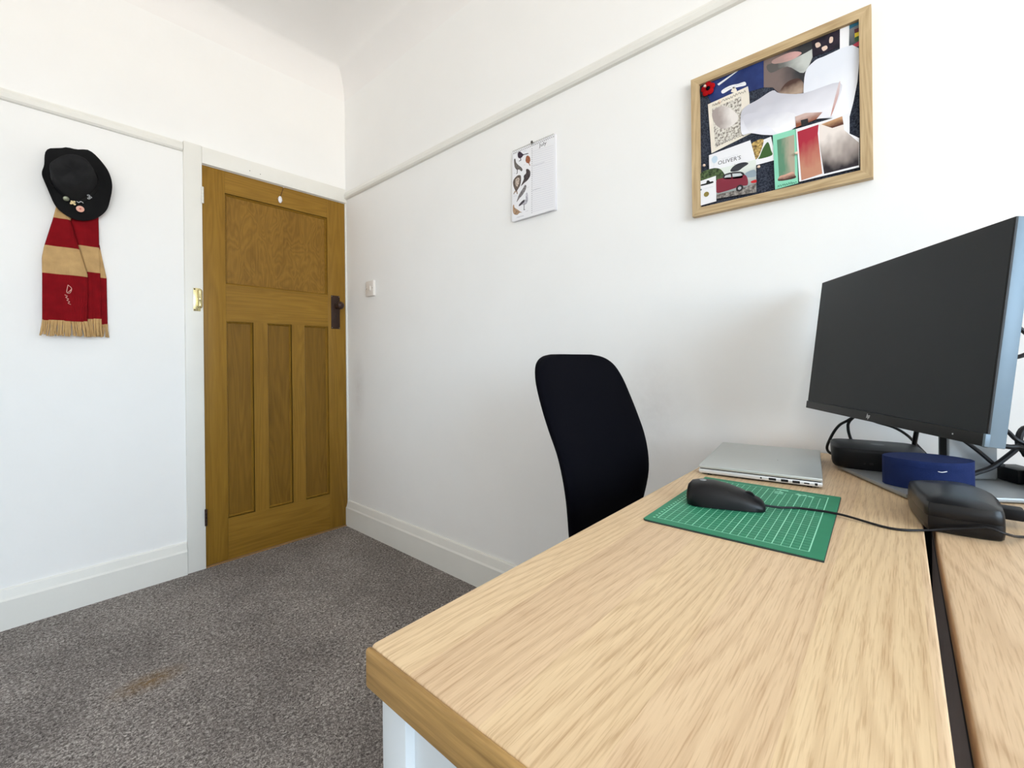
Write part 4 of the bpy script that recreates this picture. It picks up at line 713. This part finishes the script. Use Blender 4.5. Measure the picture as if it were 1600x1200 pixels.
wz = BD['car_wheel'][0]; disc('wheel_print', wz, 0.0095, dd+0.0003, plain('print_tyre', srgb(34, 32, 34), 0.6), c, 0.0001); disc('hub_print', wz, 0.0045, dd+0.0004, M_inkgrey, c, 0.0001); sheet('flower_print', 'car_red', dd+0.0001, plain('print_flower', srgb(196, 24, 30), 0.6), c, 0.0001, True)
c = card('badge_card', 'white hanging card with a gold coin badge, pinboard\'s bottom left corner', 'card', 'badge_card', d0+0.0072, M_paper); dd = d0+0.0078
sheet('hanger_slot', 'badge_slot', dd, M_dark, c, 0.0001, True); disc('dot_print', BD['badge_dot'][0], 0.0025, dd, plain('print_teal', srgb(60, 92, 100), 0.6), c, 0.0001); scribble('small_print', *BD['badge_line'], dd+0.0001, M_inkgrey, c, 0.0006, 16, 0.0002)
cz = BD['badge_coin'][0]; bm = new(); lathe(bm, [(0.0072, 0), (0.0072, 0.0010), (0.0064, 0.0014), (0.0058, 0.0011), (0.0, 0.0013)], (-dd, cz[0], cz[1]), (-1, 0, 0), 24); link('coin', bm, plain('coin_gold', srgb(150, 136, 74), 0.35, 0.7), c, smooth=True)
c = card('mint_card', 'mint green bordered photo card, lower middle of the pinboard', 'card', 'mint_card', d0+0.0056, plain('card_mint', srgb(140, 214, 184), 0.6)); dd = d0+0.0062
sheet('smear_print', 'mint_pic', dd, grad_mat('print_mint_brown', srgb(176, 168, 148), srgb(92, 140, 112), 1, None, 0.2), c, 0.0001); sheet('skin_print', 'mint_people', dd+0.0001, grad_mat('print_skin', srgb(66, 34, 30), srgb(214, 166, 146), 2), c, 0.0001, True)
lg = BD['mint_logo']; scribble('loop_lettering', lg[0], lg[4], dd+0.0002, plain('print_deep_green', srgb(36, 120, 92), 0.6), c, 0.004, 18, 0.0005)
c = card('portrait_photograph', 'big white bordered photograph, red beside cream, lower right of the pinboard', 'photograph', 'big_photo', d0+0.0066, M_paper); dd = d0+0.0072
sheet('red_print', 'big_red', dd, grad_mat('print_red_skin', srgb(196, 138, 112), srgb(172, 34, 58), 2), c, 0.0001); sheet('cream_print', 'big_cream', dd, grad_mat('print_cream_dark', srgb(34, 26, 34), srgb(234, 224, 218), 2, srgb(170, 158, 152), 0.15, 0.05, 0.75), c, 0.0001); sheet('brown_print', 'big_top', dd+0.0001, grad_mat('print_roof_brown', srgb(92, 52, 36), srgb(196, 150, 110), 2), c, 0.0001)
# crocheted poppy
py, pz = BD['poppy'][0]; PO = thing('crochet_poppy', (-0.012, py, pz), 'red crocheted poppy pinned in the pinboard\'s top left corner', 'poppy'); tag(PO, group=G)
M_poppy = knit('poppy_wool', srgb(176, 18, 24))
for k in range(5):
    t = math.radians(90+72*k); c2 = Vector((-0.0145, py+math.cos(t)*0.0105, pz+math.sin(t)*0.0115)); bm = new()
    bmesh.ops.create_uvsphere(bm, u_segments=14, v_segments=8, radius=1, matrix=Matrix.Translation(c2) @ Matrix.Diagonal((0.0035, 0.0098, 0.0098, 1))); link('petal', bm, M_poppy, PO, smooth=True)
bm = new(); bmesh.ops.create_uvsphere(bm, u_segments=14, v_segments=8, radius=1, matrix=Matrix.Translation((-0.0175, py-0.001, pz)) @ Matrix.Diagonal((0.0025, 0.006, 0.006, 1))); link('flower_centre', bm, M_blackf, PO, smooth=True)
M_pin = plain('pin_wood', srgb(232, 206, 186), 0.4)
def pin(y, z, label):
    bm = new(); lathe(bm, [(0.0009, 0), (0.0009, 0.0035), (0.0032, 0.0045), (0.0040, 0.0075), (0.0030, 0.0100), (0.0, 0.0108)], (-0.0130, y, z), (-1, 0, 0), 14); o = link('push_pin', bm, M_pin, None, smooth=True); tag(o, label, 'push pin', 'push pins on the pinboard')
for (y, z), lb in zip(BD['pins'], ('pale push pin left of the name card on bare felt', 'pale push pin between the car and garden photographs', 'pale push pin at the top of the sketch card', 'pale push pin between the mint card and portrait photograph')): pin(y, z, lb)
y, z = BD['poppy_pin'][0]; pin(y, z, 'pale push pin in the middle of the red poppy')
bpy.data.objects['push_pin.004'].location.x -= 0.006

# ------------------------------------------------------------------ wall calendar
CA = thing('wall_calendar', (-0.006, -1.498, 1.57), 'spiral bound July calendar with painted birds hanging on the wall', 'calendar')
cy0, cy1, cz0, cz1 = -1.3890, -1.6060, 1.5765, 1.8655
def calx(z, extra=0.0): return -(0.0085+extra+0.006*(cz1-z)/(cz1-cz0))
def calpoly(pts, ex, rnd=True):
    P = [(calx(z, ex), y, z) for y, z in pts]
    return [tuple(v) for v in closed_spline(P, 4)] if rnd else P
bm = new(); prism(bm, [(-0.0015, cy0, cz0), (-0.0015, cy1, cz0), (-0.0015, cy1, cz1), (-0.0015, cy0, cz1)], (-0.0025, 0, 0)); link('backing_pages', bm, M_paper, CA)
for k in range(3):
    e = -0.004+0.0016*k; P = [(calx(z, e)+0.0006, y, z) for y, z in ((cy0, cz0+0.001*(2-k)), (cy1, cz0+0.001*(2-k)), (cy1, cz1), (cy0, cz1))]
    bm = new(); prism(bm, P, (-0.0004, 0, 0)); link('page', bm, M_paper, CA)
bm = new(); prism(bm, [(calx(z, 0), y, z) for y, z in ((cy0, cz0), (cy1, cz0), (cy1, cz1), (cy0, cz1))], (0.0004, 0, 0)); fp = link('front_page', bm, M_paper, CA)
EXO = 0.0003
def cal_print(name, pts, mat, rnd=True, ex=EXO):
    bm = new(); bm.faces.new([bm.verts.new(v) for v in calpoly(pts, ex, rnd)]); return link(name, bm, mat, fp)
def ink(n, rgb, sc=200): return mottled('bird_ink_'+n, [(0.35, tuple(x*0.45 for x in srgb(*rgb)[:3])), (0.65, srgb(*rgb)[:3])], sc, 0.8)
for k, rgb in (('b1', (74, 58, 72)), ('b2', (178, 110, 78)), ('b3', (128, 122, 118)), ('b4', (88, 76, 78)), ('b5', (120, 106, 98)), ('b6', (148, 142, 144)), ('b7', (214, 212, 222)), ('b7wing', (88, 80, 90)), ('b8', (196, 162, 132))):
    cal_print('bird_print', CD[k], ink(k, rgb), True, EXO+(0.0001 if k == 'b7wing' else 0))
cal_print('breast_print', CD['b5breast'], ink('breast', (222, 204, 190)), True, EXO+0.0001)
for k in ('b1leg', 'b3leg', 'b5leg', 'b7leg'): cal_print('leg_print', CD[k], M_ink if k != 'b5leg' else ink('leg', (206, 186, 170)), False)
bm = new(); (ly0, lz0), (ly1, lz1) = CD['lineL']; (ry0, rz0), (ry1, rz1) = CD['lineR']
for k in range(29):
    t = k/28; za = lz0+(lz1-lz0)*t; zc = rz0+(rz1-rz0)*t; w = 0.00045
    bm.faces.new([bm.verts.new(v) for v in ((calx(za, EXO), ly0, za-w), (calx(zc, EXO), ry0, zc-w), (calx(zc, EXO), ry0, zc+w), (calx(za, EXO), ly0, za+w))])
link('ruled_lines', bm, plain('ink_pale_line', srgb(206, 206, 218), 0.8), fp)
bm = new(); (y0_, z0_), (y1_, z1_) = CD['divider']
for k in range(31):
    z = z0_+(z1_-z0_)*k/30; box(bm, (calx(z, EXO), y0_-0.0012, z-0.002), (calx(z, EXO)+0.0001, y0_+0.0012, z+0.002))
link('date_numbers', bm, plain('ink_numbers', srgb(140, 138, 146), 0.8), fp)
a, b = CD['july']; bm = new(); text_bm(bm, 'July', (calx(a[1], EXO), a[0], a[1]-0.006), (0, -1, 0.0), (0, 0, 1), 0.018, 0.036, 0.0); link('month_lettering', bm, M_ink, fp)
for k, mt in (('note1', M_inkgrey), ('note2', M_inkgrey), ('caption', M_inkgrey)): a, b = CD[k]; scribble('handwriting', a, b, -calx(a[1], EXO), mt, fp, 0.0022, 20, 0.0004)
nm = CD['names']
for k in range(0, len(nm), 2): scribble('bird_name', nm[k], nm[k+1], -calx(nm[k][1], EXO), M_inkgrey, fp, 0.0012, 8, 0.0003)
ncoil = 24
me0 = None
for k in range(ncoil):
    y = cy0-0.008+(cy1-cy0+0.016)*k/(ncoil-1)
    if me0 is None:
        bm = new(); tube(bm, [(-0.0015+0.0065*math.cos(t)-0.006, 0.0008*math.sin(t), 0.0062*math.sin(t)) for t in [math.radians(200-20*j) for j in range(17)]], 0.0007, 6, False)
        o = link('binding_ring', bm, M_steel, CA); me0 = o.data
    else:
        o = bpy.data.objects.new('binding_ring', me0); COL.objects.link(o); o.parent = CA; o.matrix_parent_inverse = WORLD[CA.name].inverted()
    o.location = (0, y, cz1-0.003)
bm = new()
for k in range(ncoil):
    y = cy0-0.008+(cy1-cy0+0.016)*k/(ncoil-1); z = cz1-0.0085; box(bm, (calx(z, 0.0002), y-0.0016, z-0.0016), (calx(z, 0)+0.0001, y+0.0016, z+0.0016))
link('punched_holes', bm, M_ink, fp)
hy, hz = CD['hole'][0]; bm = new(); lathe(bm, [(0.0022, 0.0002), (0.0022, 0)], (calx(hz, 0), hy, hz), (-1, 0, 0), 12); link('hanging_hole', bm, M_ink, fp)
ny, nz = CD['nail'][0]; bm = new(); lathe(bm, [(0.0016, -0.004), (0.0016, 0.012), (0.0050, 0.0125), (0.0058, 0.0142), (0.0, 0.0155)], (0, ny, cz1+0.0035), (-1, 0, 0), 14); o = link('wall_nail', bm, plain('nail_dark', srgb(90, 88, 84), 0.4, 0.6), None, smooth=True); tag(o, 'dark round nail head holding up the calendar', 'nail')

# ------------------------------------------------------------------ light switch
SW = thing('light_switch', (0, -0.287, 1.433), 'white light switch plate on the wall beside the door', 'light switch')
bx('switch_box', (-0.013, -0.329, 1.389), (-0.0001, -0.246, 1.476), M_switch, SW, 0.002)
bx('rocker', (-0.0175, -0.300, 1.420), (-0.012, -0.287, 1.446), M_switch, SW, 0.0012)
for y in (-0.257, -0.318):
    bm = new(); lathe(bm, [(0.0, 0.0008), (0.0025, 0.0006), (0.0030, 0)], (-0.013, y, 1.433), (-1, 0, 0), 12); link('screw', bm, M_steel, SW)

# ------------------------------------------------------------------ brass catch on the casing, and charm hanging on the door
BCt = thing('brass_catch', (-0.785, -0.016, 1.264), 'shiny brass catch with rounded barrel on the white door casing', 'catch')
bx('back_plate', (-0.7975, -0.0185, 1.264), (-0.768, -0.0158, 1.376), M_brass, BCt, 0.0008)
bm = new(); lathe(bm, [(0.0, 0.0), (0.006, 0.001), (0.0095, 0.006), (0.0105, 0.014), (0.0105, 0.040), (0.0108, 0.0405), (0.0108, 0.050), (0.0105, 0.0505), (0.0105, 0.080), (0.0095, 0.088), (0.006, 0.093), (0.0, 0.094)], (-0.7715, -0.0215, 1.278), (0, 0, 1), 20); link('barrel', bm, M_brass, BCt, smooth=True, angle=60)
for z in (1.270, 1.370):
    bm = new(); lathe(bm, [(0.0, 0.0012), (0.0028, 0.0009), (0.0034, 0)], (-0.7925, -0.0185, z), (0, -1, 0), 12); link('screw', bm, M_bronze, BCt)
HC = thing('hanging_charm', (-0.389, -0.01, 1.90), 'small white oval charm on a dark cord over the door top', 'charm')
bm = new(); tube(bm, [(-0.371, 0.0, 1.9895), (-0.3715, -0.008, 1.986), (-0.379, -0.0075, 1.960), (-0.387, -0.0075, 1.934)], 0.0018, 6); link('cord', bm, plain('cord_brown', srgb(84, 52, 20), 0.8), HC, smooth=True)
bm = new(); bmesh.ops.create_uvsphere(bm, u_segments=16, v_segments=10, radius=1, matrix=Matrix.Translation((-0.390, -0.0095, 1.9145)) @ Matrix.Diagonal((0.0105, 0.0045, 0.0195, 1))); link('oval_bead', bm, plain('charm_white', srgb(226, 224, 228), 0.35), HC, smooth=True)
for s in (-1, 1): bx('side_lug', (-0.390+s*0.0125-0.003, -0.0105, 1.9145-s*0.004-0.0015), (-0.390+s*0.0125+0.003, -0.0075, 1.9145-s*0.004+0.0015), M_steel, HC, 0.0008)
bm = new(); lathe(bm, [(0.0, 0.003), (0.0028, 0.002), (0.003, 0)], (-0.371, -0.0075, 1.9875), (0, -1, 0), 10); link('cord_clip', bm, M_switch, HC)

# ------------------------------------------------------------------ scarf hanging on the door wall
SCF = thing('knitted_scarf', (-1.2, 0, 1.13), 'red and tan striped football scarf with fringe hanging below the hat', 'scarf')
def edge_at(E, z):
    E = sorted(E, key=lambda q: q[1])
    if z <= E[0][1]: return E[0][0]
    for (xa, za), (xb, zb_) in zip(E, E[1:]):
        if z <= zb_: return xa+(xb-xa)*(z-za)/max(zb_-za, 1e-9)
    return E[-1][0]
def fold(name, L, R_, zt, cuts, mats, depth, amp, waves, ph):
    bm = new(); first = None; ztops = [zt]+cuts
    root = None
    for b, (za, zb_) in enumerate(zip(ztops, ztops[1:])):
        bm = new(); n, mrow = 26, 10; V = []
        for side in (0, 1):
            G_ = []
            for j in range(mrow+1):
                z = za+(zb_-za)*j/mrow; xl, xr = edge_at(L, z), edge_at(R_, z); row = []
                for i in range(n+1):
                    t = i/n; e = min(t, 1-t); rndd = 0.006*min(1, e*10)**0.5
                    y = -depth-amp*math.sin(waves*t*math.pi*2+ph)*(0.4+0.6*(1.62-z)/0.45)-rndd
                    row.append(bm.verts.new((xl+(xr-xl)*t, y if side == 0 else -depth+0.004, z)))
                G_.append(row)
            V.append(G_)
        for s_ in V:
            for j in range(mrow):
                for i in range(n): bm.faces.new((s_[j][i], s_[j][i+1], s_[j+1][i+1], s_[j+1][i]))
        for j in range(mrow):
            for i in (0, n): bm.faces.new((V[0][j][i], V[0][j+1][i], V[1][j+1][i], V[1][j][i]))
        for j in (0, mrow):
            for i in range(n): bm.faces.new((V[0][j][i], V[0][j][i+1], V[1][j][i+1], V[1][j][i]))
        o = link(name if root is None else ('red_band' if mats[b] is M_red else 'tan_band'), bm, mats[b], SCF if root is None else root, smooth=True, angle=60)
        root = root or o
    return root
b1 = [z for x, z in SD['f1bands']]; b2 = [z for x, z in SD['f2bands']]; b3 = [z for x, z in SD['f3bands']]
fold('scarf_fold', SD['f3L'], SD['f3R'], b3[0]+0.02, [b3[0], b3[1], b3[2]], [M_red, M_tan, M_red], 0.006, 0.001, 1, 0)
fold('scarf_fold', SD['f2L'], SD['f2R'], b2[0]+0.06, [b2[1], b2[2], b2[3]], [M_red, M_tan, M_red], 0.016, 0.003, 1, 0.5)
f1 = fold('scarf_fold', SD['f1L'], SD['f1R'], b1[0]+0.06, [b1[0], b1[1], b1[2], b1[3]], [M_tan, M_red, M_tan, M_red], 0.030, 0.0045, 1.3, 2.2)
def fringe(L, R_, zt, zl, depth, n, flare):
    bm = new(); xl, xr = edge_at(L, zt), edge_at(R_, zt)
    for i in range(n):
        t = (i+0.5)/n; x = xl+(xr-xl)*t; x2 = x+(t-0.5)*flare+random.uniform(-.003, .003)
        tube(bm, [(x, -depth-0.003, zt+0.002), ((x+x2)/2+random.uniform(-.002, .002), -depth-0.006-random.uniform(0, .004), (zt+zl)/2), (x2, -depth-0.003-random.uniform(0, .004), zl+random.uniform(-.003, .004))], [0.0026]*3+[0.003]*3+[0.0032], 5, True, 3)
    return link('fringe', bm, M_tan, SCF, smooth=True)
fringe(SD['f3L'], SD['f3R'], b3[2], b3[3], 0.006, 8, 0.012); fringe(SD['f2L'], SD['f2R'], b2[3], b2[4], 0.016, 12, 0.008); fringe(SD['f1L'], SD['f1R'], b1[3], b1[4], 0.030, 34, 0.016)
bm = new(); mk = SD['mark']; tube(bm, [(x, -0.0435, z) for x, z in (mk[0], mk[1], mk[2], mk[3], mk[0])], 0.0012, 5); tube(bm, [(mk[3][0]+0.003, -0.0435, mk[3][1]-0.002), (mk[1][0], -0.0435, mk[1][1]-0.003)], 0.0012, 5)
(ma, mz0), (mb2, mz1) = SD['mark2']; tube(bm, [(ma+(mb2-ma)*t+(0.004 if k % 2 else -0.002), -0.0435, mz0+(mz1-mz0)*t) for k, t in enumerate([i/7 for i in range(8)])], 0.0011, 5); link('embroidery', bm, M_pinkish, f1)

# ------------------------------------------------------------------ hat hanging above the scarf
HT = thing('felt_hat', (-1.19, -0.03, 1.62), 'black wide brimmed felt hat with badges hanging on the wall', 'hat')
brim = closed_spline([(x, 0, z) for x, z in SD['brim']], 3); base = closed_spline([(x, 0, z) for x, z in SD['crownbase']], 4)
NB = 72
bc = Vector((sum(v.x for v in base)/len(base), 0, sum(v.z for v in base)/len(base)))
def polar(poly, cen, n=NB):
    out = []
    for k in range(n):
        a = 2*math.pi*k/n; d = Vector((math.cos(a), 0, math.sin(a))); best = None
        for i in range(len(poly)):
            p0 = poly[i]-cen; p1 = poly[(i+1) % len(poly)]-cen; e = p1-p0; den = d.x*e.z-d.z*e.x
            if abs(den) < 1e-9: continue
            t = (p0.x*e.z-p0.z*e.x)/den; u = (p0.x*d.z-p0.z*d.x)/den
            if t > 0 and -1e-6 <= u <= 1+1e-6: best = t if best is None else max(best, t)
        out.append(best or 0.05)
    return out
rb_, rc_ = polar(brim, bc), polar(base, bc)
top = closed_spline([(x, 0, z) for x, z in SD['crowntop']], 4); tcn = Vector((sum(v.x for v in top)/len(top), 0, sum(v.z for v in top)/len(top))); rt_ = polar(top, tcn)
def hp_(cen, rads, k, s, y): a = 2*math.pi*k/NB; return (cen.x+math.cos(a)*rads[k]*s, y, cen.z+math.sin(a)*rads[k]*s)
bm = new(); rings = []
for t, side in ((0.0, 0), (0.35, 0), (0.7, 0), (0.93, 0), (1.0, 0), (1.0, 1), (0.93, 1), (0.5, 1), (0.0, 1)):
    rg = []
    for k in range(NB):
        a = 2*math.pi*k/NB; r = rc_[k]*0.98+(rb_[k]-rc_[k]*0.98)*t
        lift = 0.012*t*t*math.sin(2*a+0.8)+0.010*t*t*math.sin(a*3+1.0)*0.5
        rg.append((bc.x+math.cos(a)*r, -0.046-lift-0.004*t*t+(0.003 if side else 0), bc.z+math.sin(a)*r))
    rings.append(rg)
V = [[bm.verts.new(q_) for q_ in rg] for rg in rings]
for A, Bv in zip(V, V[1:]+V[:1]):
    for k in range(NB): bm.faces.new((A[k], A[(k+1) % NB], Bv[(k+1) % NB], Bv[k]))
link('brim', bm, M_felt, HT, smooth=True, angle=70)
bm = new(); rings = []
for t, s, y in ((0.0, 1.0, -0.044), (0.12, 1.0, -0.055), (0.4, 1.0, -0.080), (0.7, 1.0, -0.105), (0.88, 0.99, -0.120), (0.97, 0.93, -0.1275), (1.0, 0.82, -0.129), (1.0, 0.6, -0.124), (1.0, 0.35, -0.117), (1.0, 0.12, -0.114)):
    cen = bc.lerp(tcn, t); rg = []
    for k in range(NB):
        rr = rc_[k]*(1-t)+rt_[k]*t; a = 2*math.pi*k/NB
        rg.append((cen.x+math.cos(a)*rr*s, y+(0.004*math.sin(3*a+1)*t), cen.z+math.sin(a)*rr*s))
    rings.append(rg)
rings_mesh(bm, rings); link('crown', bm, plain('hat_crown_felt_sheen', (0.013, 0.013, 0.014, 1), 0.9, spec=0.25, var=0.3, bump=0.4, bscale=500), HT, smooth=True, angle=70)  # sheen put into the crown's colour, lighter than the brim felt
bm = new(); rings = [[(v[0], v[1], v[2]) for v in [hp_(bc.lerp(tcn, t), [rc_[k]*(1-t)+rt_[k]*t for k in range(NB)], k, 1.02, y) for k in range(NB)]] for t, y in ((0.03, -0.048), (0.22, -0.066))]
rings_mesh(bm, rings, False); link('hat_band', bm, M_ribbonblk, HT, smooth=True)
bg_ = SD['badges']
def hat_badge(i, r, mat, y=-0.066, sq=1.0):
    x, z = bg_[i]; bm = new(); lathe(bm, [(r, 0), (r, 0.0015), (r*0.85, 0.0022), (0.0, 0.0025)], (x, y, z), (0, -1, -0.25), 18); return link('badge', bm, mat, HT, smooth=True)
hat_badge(0, 0.0095, plain('badge_pewter', srgb(120, 122, 104), 0.4, 0.6)); bq = hat_badge(4, 0.0125, plain('badge_pink', srgb(226, 170, 150), 0.5), -0.058)
x, z = bg_[4]; bm = new(); lathe(bm, [(0.0035, 0.0004), (0.0035, 0)], (x, -0.0605, z), (0, -1, -0.25), 12); link('badge_dot', bm, plain('badge_red', srgb(196, 90, 84), 0.5), bq)
x, z = bg_[1]; bm = new()
for dx, dz in ((-.003, .005), (.004, .006), (0, -.001), (.005, -.004), (-.005, -.003)): bmesh.ops.create_uvsphere(bm, u_segments=10, v_segments=6, radius=0.0042, matrix=Matrix.Translation((x+dx, -0.064, z+dz)))
link('badge', bm, plain('badge_cream', srgb(226, 206, 160), 0.5), HT, smooth=True)
x, z = bg_[2]; bm = new(); tube(bm, [(x-0.010, -0.066, z+0.001), (x-0.004, -0.067, z-0.003), (x+0.003, -0.067, z+0.003), (x+0.010, -0.066, z-0.002)], 0.0011, 6); link('badge', bm, M_logo, HT, smooth=True)
x, z = bg_[3]; bm = new()
for dx, dz in ((-.003, .006), (.003, .0), (-.002, -.006)): tube(bm, [(x+dx-.004, -0.068, z+dz), (x+dx, -0.069, z+dz+.003), (x+dx+.004, -0.068, z+dz), (x+dx, -0.069, z+dz-.003), (x+dx-.004, -0.068, z+dz)], 0.0010, 5)
link('badge', bm, M_logo, HT, smooth=True)
x, z = bg_[5]; bm = new(); box(bm, (x-0.006, -0.066, z-0.002), (x+0.006, -0.063, z+0.002), 0.0008, 2, None); link('badge', bm, M_cream, HT)
bm = new(); lathe(bm, [(0.006, 0), (0.006, 0.03), (0.011, 0.034), (0.010, 0.040), (0.0, 0.042)], (-1.205, 0, 1.80), (0, -1, 0), 16); o = link('coat_peg', bm, M_switch, None, smooth=True); tag(o, 'small white peg hidden behind the black hat', 'peg')
